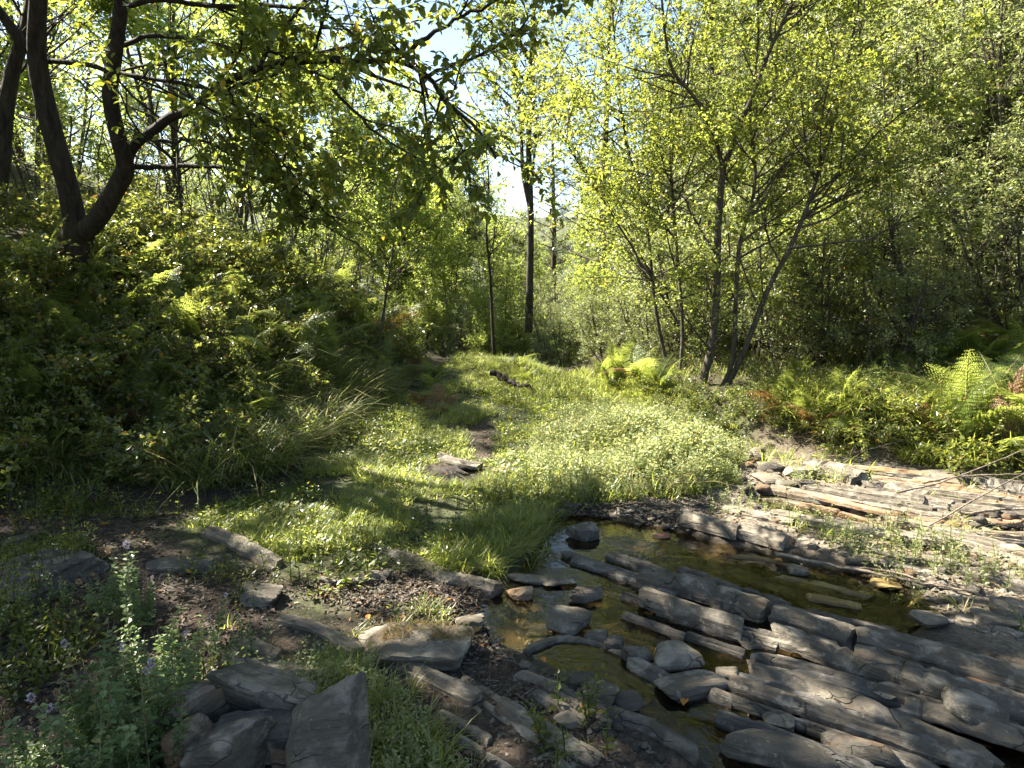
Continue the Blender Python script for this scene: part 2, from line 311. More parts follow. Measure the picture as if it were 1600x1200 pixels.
def leaves(P, pos, ax, nr, ln, wd, fine=True, fold=.18, mi=0, rg=rng, rnd=None):
    """leaf blades: base pos, axis ax, normal nr, lengths, widths"""
    pos, ax, nr = np.asarray(pos), unit(np.asarray(ax)), np.asarray(nr); n = len(pos)
    if n == 0: return
    sd = unit(np.cross(ax, nr)); nr = np.cross(sd, ax); ln = np.broadcast_to(ln, (n,))[:, None]; wd = np.broadcast_to(wd, (n,))[:, None] * .5
    cu = -.12 * ln * nr
    if fine:
        V = np.stack([pos, pos + ax * ln * .32 + sd * wd * .95 + nr * wd * fold * 2, pos + ax * ln * .70 + sd * wd * .72 + nr * wd * fold * 1.2 + cu * .5, pos + ax * ln + cu,
                      pos + ax * ln * .70 - sd * wd * .72 + nr * wd * fold * 1.2 + cu * .5, pos + ax * ln * .32 - sd * wd * .95 + nr * wd * fold * 2], 1)
        b = (np.arange(n) * 6)[:, None]; F = np.concatenate([b + [0, 3, 2, 1], b + [0, 5, 4, 3]])
        k = 6
    else:
        V = np.stack([pos, pos + ax * ln * .45 + sd * wd + nr * wd * fold, pos + ax * ln, pos + ax * ln * .45 - sd * wd + nr * wd * fold], 1)
        b = (np.arange(n) * 4)[:, None]; F = b + [0, 3, 2, 1]; k = 4
    r = rg.random(n) if rnd is None else rnd
    P.add(V, F, np.repeat(r, k), mi)
def resample(pts, rad, n):
    pts = np.asarray(pts, float); rad = np.asarray(rad, float)
    # smooth Catmull-Rom
    q = np.vstack([2 * pts[0] - pts[1], pts, 2 * pts[-1] - pts[-2]]); m = len(pts) - 1; out = []
    for t in np.linspace(0, m - 1e-6, n):
        i = int(t); f = t - i; p0, p1, p2, p3 = q[i:i + 4]
        out.append(.5 * ((2 * p1) + (-p0 + p2) * f + (2 * p0 - 5 * p1 + 4 * p2 - p3) * f * f + (-p0 + 3 * p1 - 3 * p2 + p3) * f ** 3))
    return np.array(out), np.interp(np.linspace(0, m, n), np.arange(len(rad)), rad)
def limb(rg, p, d, L, r0, r1, n, wob, up):
    pts = [np.array(p, float)]; d = unit(np.array(d, float)); st = L / (n - 1)
    for _ in range(n - 1):
        d = unit(d + rg.normal(0, wob, 3) + np.array([0, 0, up])); pts.append(pts[-1] + d * st)
    return np.array(pts), np.linspace(r0, r1, n)
def perp_dir(rg, t, ang, flat_=0):
    a = rg.normal(0, 1, 3); a[2] *= (1 - flat_); a = a - t * (a @ t); a = unit(a); return unit(t * math.cos(ang) + a * math.sin(ang))
class Tree:
    """limbs by level; grow() adds side branches; the last level carries the leaves"""
    def __init__(s, seed): s.rg = np.random.default_rng(seed); s.L = []
    def add(s, pts, rad, lvl): s.L.append((np.asarray(pts), np.asarray(rad), lvl))
    def grow(s, src, lvl, per_m, ratio, ang=(35, 65), t0=.25, wob=.12, up=.03, lmin=.12, lmax=3, n=5, flat_=.3, taper=.3):
        rg = s.rg; new = []
        for pts, rad, l in [q for q in s.L if q[2] == src]:
            Ls = np.linalg.norm(pts[-1] - pts[0]); m = rg.poisson(max(.01, per_m * Ls * (1 - t0)))
            for _ in range(m):
                t = t0 + (1 - t0) * rg.random() ** .8; f = t * (len(pts) - 1); i = min(int(f), len(pts) - 2); f -= i
                p = pts[i] * (1 - f) + pts[i + 1] * f; r = rad[i] * (1 - f) + rad[i + 1] * f; tg = unit(pts[i + 1] - pts[i])
                d = perp_dir(rg, tg, R(rg.uniform(*ang)), flat_); ln = np.clip(Ls * ratio * (1.15 - .7 * t) * rg.uniform(.6, 1.3), lmin, lmax)
                rr = min(r * .62, .004 + ln * .012); new.append((*limb(rg, p, d, ln, rr, rr * taper, n, wob, up), lvl))
        s.L += new; return s
    def wood(s, P, lvls, sides, mi=0):
        for lv in lvls:
            by = {}
            for pts, rad, l in s.L:
                if l == lv: by.setdefault(len(pts), []).append((pts, rad))
            for k, q in by.items(): tubes(P, np.array([a for a, _ in q]), np.array([b for _, b in q]), sides, mi)
    def foliage(s, P, lvl, per_m, ln, wd, fine, droop=.25, spread=.9, keep=None, mi=0, t0=.1, jit=.0, up=1.0):
        rg = s.rg; q = [(a, b) for a, b, l in s.L if (l in lvl if isinstance(lvl, (tuple, list)) else l == lvl)]
        pos, tg = [], []
        for pts, _ in q:
            Ls = np.linalg.norm(pts[-1] - pts[0]); m = max(1, int(round(per_m * Ls + rg.random() - .5))); t = t0 + (1 - t0) * rg.random(m); t[-1] = 1
            f = t * (len(pts) - 1); i = np.minimum(f.astype(int), len(pts) - 2); f = (f - i)[:, None]
            pos.append(pts[i] * (1 - f) + pts[i + 1] * f); tg.append(unit(pts[i + 1] - pts[i]))
        pos = np.concatenate(pos); tg = np.concatenate(tg); n = len(pos)
        if jit: pos = pos + rg.normal(0, jit, (n, 3))
        if keep is not None: k = keep(pos, rg); pos, tg = pos[k], tg[k]; n = len(pos)
        side = unit(rg.normal(0, 1, (n, 3)) * [1, 1, .6]); ax = unit(tg * .5 + side * spread - np.array([0, 0, droop]))
        nr = unit(rg.normal(0, .55, (n, 3)) + np.array([0, 0, up])); sz = rg.uniform(.5, 1.3, n)
        leaves(P, pos + ax * .012, ax, nr, ln * sz, wd * sz, fine, mi=mi, rg=rg)
        return n
def keep_lit(share):
    def f(pos, rg): m = lit_at(pos); return ~m | (rg.random(len(pos)) < share)
    return f
def place_on(x, y, dz=0.0): return (float(x), float(y), float(H(x, y)[0]) + dz)
#==PART2==
# ------------------------------------------------------------------ ground, water
def build_ground():
    b = 6.3; kx = np.linspace(-1, 1, 320); xs = .6 + 600 / math.sinh(b) * np.sinh(b * kx)
    ky = np.linspace(-.62, 1, 270); ys = 3.6 + 600 / math.sinh(b) * np.sinh(b * ky)
    X, Y = np.meshgrid(xs, ys); x, y = X.ravel(), Y.ravel(); z = H(x, y); P = np.stack([x, y], 1)
    i = (np.arange(len(ys) - 1)[:, None] * len(xs) + np.arange(len(xs) - 1)[None]).reshape(-1, 1)
    F = i + [0, 1, len(xs) + 1, len(xs)]
    nz = .12 * n2(x, y, 4, 3, 11); near = np.hypot(x, y - 3) < 14
    bed = np.zeros(len(x)); wet = np.zeros(len(x))
    for poly in (WATER_A, WATER_B, WATER_C, PIT):
        s = polysdf(P, poly) + nz * .5; bed = np.maximum(bed, sstep(.05, -.05, s)); wet = np.maximum(wet, sstep(.22, .0, s))
    bed *= near; bed[inpoly(P, PIT)] = 0
    gpoly = FP([(1060, 790), (1180, 690), (1300, 715), (1700, 745), (2000, 900), (1900, 1100), (1600, 1030), (1400, 950), (1250, 850), (1080, 830)])
    gravel = sstep(.15, -.15, polysdf(P, gpoly) + nz)
    turf = sstep(.2, -.2, polysdf(P, TURF) + nz * 2); turf = np.maximum(turf, sstep(.05, .5, z) * .7); turf = np.maximum(turf, sstep(11, 13, y))
    for pth in BARE: turf *= sstep(-.08, .1, polysdf(P, pth) + nz * .5)
    me = mesh_np('ground', np.stack([x, y, z], 1), F, M['ground'], True, None, {'bed': bed, 'wet': wet, 'gravel': gravel, 'turf': turf * .8})
    tag(obj('ground', me), kind='structure')
TURF = FP([(240, 835), (330, 790), (430, 760), (560, 640), (640, 600), (700, 585), (740, 545), (870, 590), (960, 600), (1190, 690), (1160, 765), (1000, 785), (860, 800), (850, 850), (790, 905), (640, 880), (600, 925), (500, 935), (440, 900), (340, 860)])
FORE = FP([(340, 1000), (430, 985), (560, 1010), (620, 1060), (720, 1130), (800, 1230), (520, 1260), (430, 1100), (360, 1070)])
BARE = [FP([(670, 726), (735, 720), (752, 745), (715, 752), (670, 745)]), FP([(742, 660), (762, 652), (775, 690), (765, 722), (742, 716), (735, 690)])]
build_ground()
wx, wy = [a.ravel() for a in np.meshgrid(np.linspace(-.9, 8, 60), np.linspace(-.5, 7.2, 60))]
ii = (np.arange(59)[:, None] * 60 + np.arange(59)[None]).reshape(-1, 1)
# keep only the sheet cells that lie over the stream
WP = np.stack([wx, wy], 1); wsd = np.minimum(np.minimum(polysdf(WP, WATER_A), polysdf(WP, WATER_B)), polysdf(WP, WATER_C))
Fw = ii + [0, 1, 61, 60]; Fw = Fw[(wsd[Fw] < .16).any(1)]
tag(obj('water', mesh_np('water', np.stack([wx, wy, np.full_like(wx, WZ)], 1), Fw, M['water'], True)), kind='structure')
# ------------------------------------------------------------------ stones
def ico(sub):
    import bmesh
    bm = bmesh.new(); bmesh.ops.create_icosphere(bm, subdivisions=sub, radius=1)
    V = np.array([v.co[:] for v in bm.verts]); F = np.array([[v.index for v in f.verts] for f in bm.faces]); bm.free(); return unit(V), F
ICO = {k: ico(k) for k in (1, 2, 3, 4, 5)}
def stone_shape(seed, sub=4, rnd=.25, planes=9, boxy=.6, rough=.03):
    """an angular stone: a ball cut by planes, edges rounded by rnd, inside about a unit box"""
    rg = np.random.default_rng(seed); D, F = ICO[sub]
    base = np.array([[1, 0, 0], [-1, 0, 0], [0, 1, 0], [0, -1, 0], [0, 0, 1], [0, 0, -1]], float); N = unit(base + rg.normal(0, .22, (6, 3)))
    d = rg.uniform(.8, 1.0, 6); N2 = unit(rg.normal(0, 1, (planes, 3))); d2 = rg.uniform(.85, 1.2, planes) * (1 + .25 * boxy)
    N = np.vstack([N, N2]); d = np.concatenate([d, d2]); q = np.maximum(D @ N.T, 0) / d
    k = 3 + 30 * (1 - rnd) ** 1.5; r = 1 / (np.sum(q ** k, 1) ** (1 / k)); V = D * r[:, None]
    V = V * (1 + rough * 1.3 * fbm(V * 1.7 + seed, 3)[:, None] + rough * .5 * vnoise(V * 7 + seed)[:, None])
    st = np.round(V[:, 2] * 5 + .5 * vnoise(V * 2 + seed)) / 5; V[:, 0] += .02 * np.sin(st * 40 + seed); V[:, 1] += .02 * np.cos(st * 57 + seed)
    return V, F
def boulder(u, v, wpx, hpx, mat, label, cat='rock', dep=.8, rz=None, tilt=(0, 0), rnd=.25, sink=.25, seed=0, sub=4, name='rock', lift=0.0, water=False, boxy=.6, rough=.03, pl=9):
    """centre-bottom pixel, visible width and height in pixels"""
    g = np.array(G(u, v)) if not water else np.array([*flat(u, v, WZ), WZ]); dist = math.hypot(g[1], CAMZ - g[2]); w = wpx * dist / FPX
    ang = math.atan2(CAMZ - g[2], g[1]); hh = hpx * dist / FPX; dp = w * dep
    h = max(.25 * w * .6, (hh - dp * math.sin(ang) * .75) / max(.3, math.cos(ang))); h = min(h, w * (3 if boxy == 1 else 1.4)) * .72
    sub = 4 if sub == 5 or wpx > 52 else 3
    V, F = stone_shape(seed * 7 + 3, sub, rnd, 4 if boxy == 1 else pl, boxy, rough); V = V * [w * .5, dp * .5, h * .5 * (1 + sink)]
    me = sharp(mesh_np(name, V, F, M[mat], True), 22)
    o = obj(name, me, None, (g[0], g[1] + dp * .42, g[2] + h * .5 * (1 - sink) + lift), (R(tilt[0]), R(tilt[1]), R(rz if rz is not None else (seed * 47) % 40 - 20)))
    return tag(o, label, cat)
def ledge(pts, w, h, mat, label, tilt=-6, seed=0, z=0.0, cuts=3, name='rock_ledge', sharp_=13.0, water=False, taper=.45):
    """a long slab of a tilted bed following a line of pixels (its top edge towards the lens)"""
    P = [np.array(G(*p)) if not water else np.array([*flat(*p, WZ), WZ]) for p in pts]; rg = np.random.default_rng(seed + 900)
    W, _ = resample(P, [1] * len(P), 40) if len(P) > 2 else (np.linspace(P[0], P[1], 40), 0)
    L = np.sum(np.linalg.norm(np.diff(W, axis=0), axis=1)); n = int(np.clip(L / .020, 14, 70)); W = np.stack([np.interp(np.linspace(0, 39, n), np.arange(40), W[:, i]) for i in range(3)], 1)
    W[:, 2] = np.median(W[:, 2]) if L < .5 else np.linspace(np.mean(W[:n // 2, 2]), np.mean(W[n // 2:, 2]), n)
    o0 = W[n // 2].copy(); dirv = unit(W[-1] - W[0]); yaw = math.atan2(dirv[1], dirv[0]); c_, s_ = math.cos(yaw), math.sin(yaw)
    loc = (W - o0) @ np.array([[c_, -s_, 0], [s_, c_, 0], [0, 0, 1]]); m = 24
    th = np.arange(m) * 2 * np.pi / m; e = 2 / sharp_; cy_ = np.sign(np.cos(th)) * np.abs(np.cos(th)) ** e; cz_ = np.sign(np.sin(th)) * np.abs(np.sin(th)) ** e
    if sharp_ > 5:
        pr = np.array([(1, -.4), (1, .35), (1, .93), (.965, 1)] + [(y_, 1) for y_ in np.linspace(.78, -.78, 8)] + [(-.965, 1), (-1, .93), (-1, .35), (-1, -.4), (-1, -1), (-.4, -1), (.4, -1), (1, -1)]); m = len(pr); cy_, cz_ = pr[:, 0], pr[:, 1]
    h = h * .72; w = w * .74; sx = np.linspace(0, 1, n); wob = lambda f, k: vnoise(np.stack([sx * L * f, np.full(n, seed * 3.1 + k), np.zeros(n)], 1))
    ww = w * .5 * (1 + .08 * wob(4, 1) + .10 * wob(21, 2)); hh = h * .5 * (1 + .06 * wob(5, 3)); off = .05 * w * wob(3, 5)
    lift = .04 * h * wob(3, 7)
    ed = np.minimum(sx, 1 - sx) * L; end = np.clip(ed / (w * taper), 0, 1) ** .35; ww = ww * (.90 + .10 * end); hh = hh * (.90 + .10 * end)
    for _ in range(cuts):                                  # cross joints
        cpos = rg.uniform(.12, .88); dd = np.abs(sx - cpos) * L; ww = ww * (1 - .10 * np.exp(-(dd / .009) ** 2)); hh = hh * (1 - .25 * np.exp(-(dd / .009) ** 2)); lift = lift + rg.uniform(-.10, .10) * h * (sx > cpos); off = off + rg.uniform(-.05, .05) * w * (sx > cpos)
    Y = cy_[None] * ww[:, None] + off[:, None]; Z = cz_[None] * hh[:, None] + lift[:, None]
    # bedding steps: one side of the top is broken away a layer lower along part of the length
    for q_ in range(2):
        edge = rg.uniform(-.75, -.1) + .35 * wob(5, 11 + q_) + .2 * np.round(2 * wob(9, 21 + q_)) / 2
        low = sstep(.05, -.05, cy_[None] - edge[:, None]) * (cz_[None] > .2); Z = Z - low * h * rg.uniform(.10, .28)
    X = np.repeat(loc[:, 0:1], m, 1); Y = Y + loc[:, 1:2]; V = np.stack([X, Y, Z], -1).reshape(-1, 3)
    q = V * [2.2, 16, 22] + seed * 5.7; V[:, 1] += w * .06 * fbm(q, 3); V[:, 2] += min(h, .07) * .09 * fbm(V * [3.5, 24, 10] + seed, 3) + .05 * min(h, .07) * fbm(V * 40, 2)
    V[:, 0] += .38 * w * vnoise(np.stack([V[:, 1] * 18, V[:, 2] * 14, np.full(len(V), seed)], 1)) * (np.repeat(1 - end, m))
    F = (np.arange(n - 1)[:, None] * m + np.arange(m)[None]).reshape(-1, 1); j2 = (np.arange(n - 1)[:, None] * m + (np.arange(m) + 1)[None] % m).reshape(-1, 1)
    Fq = np.concatenate([F, F + m, j2 + m, j2], 1)
    V = np.vstack([V, V[:m].mean(0) - [w * .03, 0, 0], V[-m:].mean(0) + [w * .03, 0, 0]]); a = np.arange(m); b = (a + 1) % m; N0 = n * m
    Ft = np.concatenate([np.stack([a, b, np.full(m, N0)], 1), np.stack([b + (n - 1) * m, a + (n - 1) * m, np.full(m, N0 + 1)], 1)])
    o = obj(name, sharp(mesh_np(name, V, [Fq, Ft], M[mat], True), 28), None, (o0[0], o0[1] + w * .35, o0[2] + h * .18 + z), (R(tilt), 0, yaw))
    return tag(o, label, 'rock ledge')
# long beds of rock crossing the stream; (pixels, width m, height m, stone, label, options)
ledge([(895, 882), (960, 902), (1060, 938)], .12, .07, 'stone_blue', 'flat blue grey ledge just awash at the upper end of the pool', seed=1, water=True, z=.0)
ledge([(1010, 917), (1100, 942), (1205, 978)], .13, .13, 'stone_grey', 'long lichened ledge running down from the reflecting pool to the first cross joint', seed=2, water=True, z=.03)
ledge([(1212, 981), (1270, 1000), (1336, 1022)], .14, .13, 'stone_grey', 'straight grey block between two cross joints in the longest ledge', seed=3, water=True, z=.03, cuts=0, taper=.3)
ledge([(1346, 1022), (1480, 1060), (1640, 1108)], .16, .14, 'stone_grey', 'half sunlit end block of the longest ledge with a stick beneath it', seed=4, water=True, z=.03, cuts=1, taper=.3)
ledge([(1000, 948), (1080, 975), (1160, 1003)], .11, .11, 'stone_grey', 'short square ended ledge with white lichen in the middle of the water', seed=5, water=True, z=.03, cuts=0, taper=.3)
ledge([(1215, 1010), (1285, 1035), (1350, 1062)], .15, .10, 'stone_grey', 'broad grey slab with dead leaves caught under its near edge', seed=6, water=True, z=.025)
ledge([(1356, 1056), (1450, 1095), (1640, 1150)], .17, .12, 'stone_grey', 'broad pale slab with tawny end running out under loose cobbles', seed=7, water=True, z=.03, taper=.3)
ledge([(1180, 1040), (1290, 1068), (1420, 1110)], .05, .07, 'stone_dark', 'thin dark edge of rock standing between two slabs', seed=8, water=True, z=.02)
ledge([(1175, 1058), (1290, 1092), (1430, 1150), (1560, 1205)], .14, .07, 'stone_grey', 'low ribbed slab sloping gently into the brown water', seed=9, water=True, z=.005, sharp_=3)
ledge([(1420, 1125), (1500, 1150), (1680, 1205)], .15, .09, 'stone_grey', 'wide striped bedrock rib below the tilted cobble', seed=10, water=True, z=.02, sharp_=3)
ledge([(1240, 1110), (1340, 1150), (1480, 1215)], .14, .06, 'stone_blue', 'wet bluish slab barely rising out of dark water', seed=11, water=True, z=-.012, sharp_=3)
ledge([(815, 1022), (880, 1035), (950, 1050), (1010, 1085)], .10, .12, 'stone_grey', 'upper half of the log shaped ledge at the muddy shore', seed=12, z=.02, cuts=2)
ledge([(985, 1078), (1040, 1105), (1090, 1125), (1150, 1150)], .15, .17, 'stone_grey', 'thick rounded lower half of the log shaped ledge', seed=13, z=.03, cuts=1, sharp_=3.4)
ledge([(812, 1068), (870, 1090), (950, 1120)], .07, .06, 'stone_pale', 'narrow sandy brown rib half buried in the shore soil', seed=14, cuts=1)
ledge([(945, 1118), (1010, 1150), (1090, 1200)], .08, .06, 'stone_dark', 'low wet rib where the muddy shore meets brown water', seed=15, cuts=1)
ledge([(578, 1030), (650, 1062), (745, 1110)], .085, .07, 'stone_pale', 'sunlit narrow rib running behind and below the mossy rock', seed=16, cuts=2)
ledge([(778, 1122), (850, 1160), (935, 1205)], .09, .07, 'stone_pale', 'sloping brown rib with smooth face near the bottom edge', seed=17, cuts=1)
ledge([(578, 862), (650, 890), (700, 915), (776, 950)], .12, .11, 'stone_grey', 'long shaded ledge dipping from the grass to the puddle', seed=18, cuts=2)
ledge([(318, 838), (370, 862), (428, 895)], .13, .09, 'stone_pale', 'pointed pale slab lying in sunlit grass', seed=19, cuts=0)
ledge([(236, 893), (290, 897), (338, 893)], .13, .10, 'stone_grey', 'squared grey block lying level on dark soil', seed=20, cuts=0, taper=.3)
ledge([(495, 912), (550, 914), (605, 908)], .14, .08, 'stone_grey', 'half buried level block in the grass', seed=21, cuts=0, z=-.01)
ledge([(440, 975), (500, 995), (560, 1025)], .09, .05, 'stone_pale', 'low broken rib in leaf littered soil', seed=22, cuts=2, z=-.005)
ledge([(684, 720), (712, 728), (748, 740)], .11, .08, 'stone_grey', 'worn slab crossing the footpath above a dark hollow', seed=23, cuts=0, z=.02)
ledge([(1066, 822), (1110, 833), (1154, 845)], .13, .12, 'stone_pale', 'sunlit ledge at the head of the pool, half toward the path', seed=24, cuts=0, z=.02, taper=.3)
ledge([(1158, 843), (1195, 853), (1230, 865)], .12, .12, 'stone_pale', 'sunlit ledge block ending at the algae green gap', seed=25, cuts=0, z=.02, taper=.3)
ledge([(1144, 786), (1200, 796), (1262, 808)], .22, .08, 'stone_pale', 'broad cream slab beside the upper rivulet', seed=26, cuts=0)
ledge([(1130, 800), (1180, 810), (1240, 822)], .16, .06, 'stone_pale', 'low pale slab with gravel lying along it', seed=27, cuts=1)
ledge([(1232, 818), (1280, 824), (1330, 836)], .18, .06, 'stone_pale', 'flat dusty slab among weeds on the gravel bar', seed=28, cuts=0)
ledge([(1272, 738), (1310, 748), (1355, 765)], .25, .17, 'stone_grey', 'tilted grey brown slab at the top of the stream bed', seed=29, tilt=-14)
ledge([(1350, 765), (1400, 778), (1442, 792)], .24, .14, 'stone_grey', 'tilted slab continuing down toward the washed up sticks', seed=30, tilt=-14)
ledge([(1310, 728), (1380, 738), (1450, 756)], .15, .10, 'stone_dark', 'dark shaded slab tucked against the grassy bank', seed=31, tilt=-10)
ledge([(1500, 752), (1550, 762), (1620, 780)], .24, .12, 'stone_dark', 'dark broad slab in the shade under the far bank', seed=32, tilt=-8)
ledge([(1480, 790), (1540, 800), (1620, 815)], .16, .09, 'stone_grey', 'grey rib with driftwood lying across it', seed=33)
ledge([(1190, 733), (1230, 736), (1272, 742)], .20, .07, 'stone_pale', 'thin flat slab below the bank grass', seed=34, cuts=0)
ledge([(1148, 893), (1200, 912), (1258, 930)], .16, .05, 'stone_algae', 'submerged golden brown slab at the sunlit end of the pool', seed=35, water=True, z=-.03, cuts=1, sharp_=3)
ledge([(1220, 905), (1290, 922), (1362, 940)], .17, .055, 'stone_algae', 'golden brown slab just breaking the shallow water', seed=36, water=True, z=-.02, cuts=1, sharp_=3)
ledge([(1262, 938), (1300, 945), (1345, 953)], .10, .07, 'stone_algae', 'brown lump of algae covered bedrock before the weeds', seed=37, water=True, z=-.01, cuts=0, sharp_=3)
ledge([(1150, 872), (1200, 878), (1260, 893)], .08, .04, 'stone_algae', 'thin tawny rib under the loose sunlit cobbles', seed=38, water=True, z=-.01)
ledge([(950, 876), (1010, 895), (1075, 918)], .06, .07, 'stone_dark', 'thin black ledge crossing the dark reflection', seed=39, water=True, z=.015)
ledge([(1062, 905), (1110, 922), (1158, 945)], .08, .09, 'stone_dark', 'black crumbling ledge in the middle of the pool', seed=40, water=True, z=.015)
ledge([(1155, 940), (1190, 950), (1228, 968)], .08, .09, 'stone_dark', 'dark jagged ledge next to the golden slabs', seed=41, water=True, z=.02)
ledge([(1235, 968), (1300, 985), (1400, 1010)], .10, .07, 'stone_dark', 'low dark rubble ridge behind the longest ledge', seed=42, water=True, z=.01, cuts=5)
ledge([(975, 968), (1020, 985), (1072, 1003)], .04, .05, 'stone_dark', 'knife thin dark rib left of the square ended ledge', seed=43, water=True, z=.01)
ledge([(1070, 998), (1110, 1012), (1160, 1030)], .05, .05, 'stone_dark', 'thin wet rib below the square ended ledge', seed=44, water=True, z=.005)
ledge([(1520, 905), (1580, 915), (1650, 930)], .16, .06, 'stone_pale', 'pale rib crossing the weedy gravel bar', seed=45, cuts=1)
ledge([(1400, 868), (1460, 880), (1540, 895)], .10, .05, 'stone_pale', 'half buried sunlit rib in dry gravel', seed=46, cuts=2, z=-.005)
ledge([(1030, 750), (1045, 756), (1066, 765)], .10, .10, 'stone_pale', 'small pale slab poking from the flowering herbs', seed=47, cuts=0)
ledge([(545, 760), (590, 772), (640, 782)], .05, .05, 'wood', 'bare grey root lying in the shaded turf', seed=48, cuts=0, sharp_=2, name='tree_root')['category'] = 'root'
def ribs(n, A, Bl, seed, w, h, mats, label, group, lens=(.45, 1.0), water=True, z=(0, .02)):
    rg = np.random.default_rng(seed)
    for i in range(n):
        t = (i + rg.random()) / n; a = np.array(A[0]) * (1 - t) + np.array(Bl[0]) * t; b = np.array(A[1]) * (1 - t) + np.array(Bl[1]) * t; ln = rg.uniform(*lens); s0 = rg.uniform(0, 1 - ln) if rg.random() < .7 else 1 - ln
        p, q = a + (b - a) * s0, a + (b - a) * (s0 + ln); m = (p + q) / 2 + rg.normal(0, 3, 2)
        o = ledge([tuple(p), tuple(m), tuple(q)], rg.uniform(*w), rg.uniform(*h), mats[int(rg.integers(len(mats)))], label, seed=seed * 50 + i, water=water, z=rg.uniform(*z), cuts=int(rg.integers(1, 5)), tilt=rg.uniform(-14, -3)); o['group'] = group
ribs(8, ((1180, 965), (1660, 1085)), ((1080, 1120), (1500, 1290)), 61, (.035, .085), (.05, .10), ['stone_grey', 'stone_grey', 'stone_dark', 'stone_blue'], 'thin parallel rib of bedrock between the long ledges', 'thin ribs between the long ledges')
ribs(6, ((930, 868), (1250, 962)), ((960, 950), (1220, 1030)), 62, (.03, .07), (.04, .08), ['stone_grey', 'stone_dark'], 'thin wet rib of bedrock crossing the pool', 'thin ribs crossing the pool', (.45, .9), True, (-.005, .015))
ribs(26, ((1250, 726), (1660, 770)), ((1110, 795), (1660, 900)), 63, (.06, .15), (.05, .10), ['stone_pale', 'stone_pale', 'stone_grey', 'stone_rust'], 'tan bedrock rib in the sunlit upper stream bed', 'tan ribs in the upper stream bed', (.3, .7), False, (-.01, .02))
ribs(12, ((1180, 820), (1700, 930)), ((1400, 930), (1700, 1040)), 64, (.05, .12), (.04, .07), ['stone_pale', 'stone_grey'], 'tan rib half buried in the weedy gravel bar', 'half buried ribs on the gravel bar', (.15, .4), False, (-.015, .005))
ribs(9, ((800, 1040), (1080, 1180)), ((560, 1080), (900, 1290)), 65, (.03, .07), (.03, .06), ['stone_pale', 'stone_grey'], 'thin low rib showing through the shore soil', 'thin ribs in the shore soil', (.15, .4), False, (-.015, .0))
# boulders: centre-bottom pixel, width px, height px
B = boulder
hero = B(647, 1048, 156, 80, 'stone_pale', 'flat topped pale rock with ginger moss on it', dep=.66, rz=-6, rnd=.02, seed=11, sub=5, sink=.2, boxy=1)
B(733, 992, 46, 34, 'stone_grey', 'small angular grey stone just behind the mossy rock', seed=2, rnd=.1)
B(400, 948, 66, 40, 'stone_grey', 'rounded grey stone alone on littered soil', seed=3)
B(36, 935, 150, 85, 'stone_blue', 'large slate blue rock cut by the left picture edge', seed=4, rnd=.15, dep=.9, rz=-18)
B(16, 855, 40, 20, 'stone_grey', 'little grey stone behind the slate blue rock', seed=5)
B(42, 792, 58, 18, 'stone_blue', 'pale stone at the foot of the dark bank', seed=6)
B(380, 1055, 92, 44, 'stone_pale', 'tawny rock behind the stone heap beside the mint', seed=7, dep=.7)
B(275, 1185, 140, 120, 'stone_pale', 'leaning pale slab on the mint side of the stone heap', dep=.42, rz=30, tilt=(24, -26), rnd=.05, seed=8, sub=5, sink=.0, boxy=1)
B(330, 1118, 58, 60, 'stone_grey', 'grey stone at the back of the heap near the mint', seed=9, rnd=.08)
B(425, 1165, 118, 125, 'stone_grey', 'wedge shaped stone in the middle of the heap', dep=.55, rz=-16, tilt=(6, 16), rnd=.03, seed=10, sub=5, sink=.05, boxy=1)
B(452, 1092, 84, 55, 'stone_pale', 'flat stone with dead leaves at the back of the heap', seed=12, dep=.7, rnd=.08)
B(388, 1215, 122, 82, 'stone_blue', 'smooth bluish block across the front of the heap', seed=13, dep=.5, rnd=.2, sub=5, sink=.0, rz=8, boxy=1, lift=.02)
B(502, 1262, 96, 175, 'stone_grey', 'tall upright slab at the grass side of the heap', seed=14, dep=.5, rz=14, tilt=(-10, 6), rnd=.16, sub=5, sink=.0, boxy=1)
B(290, 1225, 62, 78, 'stone_rust', 'rust stained small stone at the front of the heap', seed=15, rnd=.08, tilt=(0, -20), lift=.04)
B(342, 1252, 96, 88, 'stone_grey', 'cracked grey stone cut off by the bottom edge of the picture', seed=16, dep=.6, rnd=.08, lift=.04)
B(455, 1240, 50, 60, 'stone_dark', 'narrow dark stone wedged beside the tall slab', seed=61, dep=.5, rnd=.06)
B(917, 845, 48, 34, 'stone_blue', 'blue grey stone at the head of the pool', seed=17, rnd=.1, water=True)
B(889, 990, 58, 44, 'stone_grey', 'angular stone standing beside the blue puddle', seed=18, rnd=.08, water=True)
B(917, 942, 44, 32, 'stone_dark', 'dark split stone upstream of the angular one', seed=19, rnd=.12, water=True)
B(893, 876, 26, 16, 'stone_dark', 'small dark stone at the pool rim', seed=20, water=True)
B(875, 916, 44, 14, 'stone_grey', 'thin flat stone where the shore turns', seed=21, dep=.6, water=True)
B(816, 938, 40, 26, 'stone_rust', 'brown wedge stone at the edge of the blue puddle', seed=22, rnd=.1, water=True)
B(828, 912, 56, 12, 'stone_pale', 'pale flat stone touching the shore grass', seed=23, dep=.5, water=True)
B(933, 1004, 34, 24, 'stone_grey', 'round stone just below the angular one', seed=24, rnd=.7, water=True)
B(962, 1016, 32, 24, 'stone_dark', 'round black stone in the yellow reflection', seed=25, rnd=.7, water=True)
B(1000, 1040, 42, 34, 'stone_dark', 'dark angular stone between ledge and rounded boulder', seed=26, rnd=.3, water=True)
B(1062, 1048, 64, 50, 'stone_pale', 'pale rounded boulder in the middle of the water', seed=27, rnd=.75, water=True, sub=5)
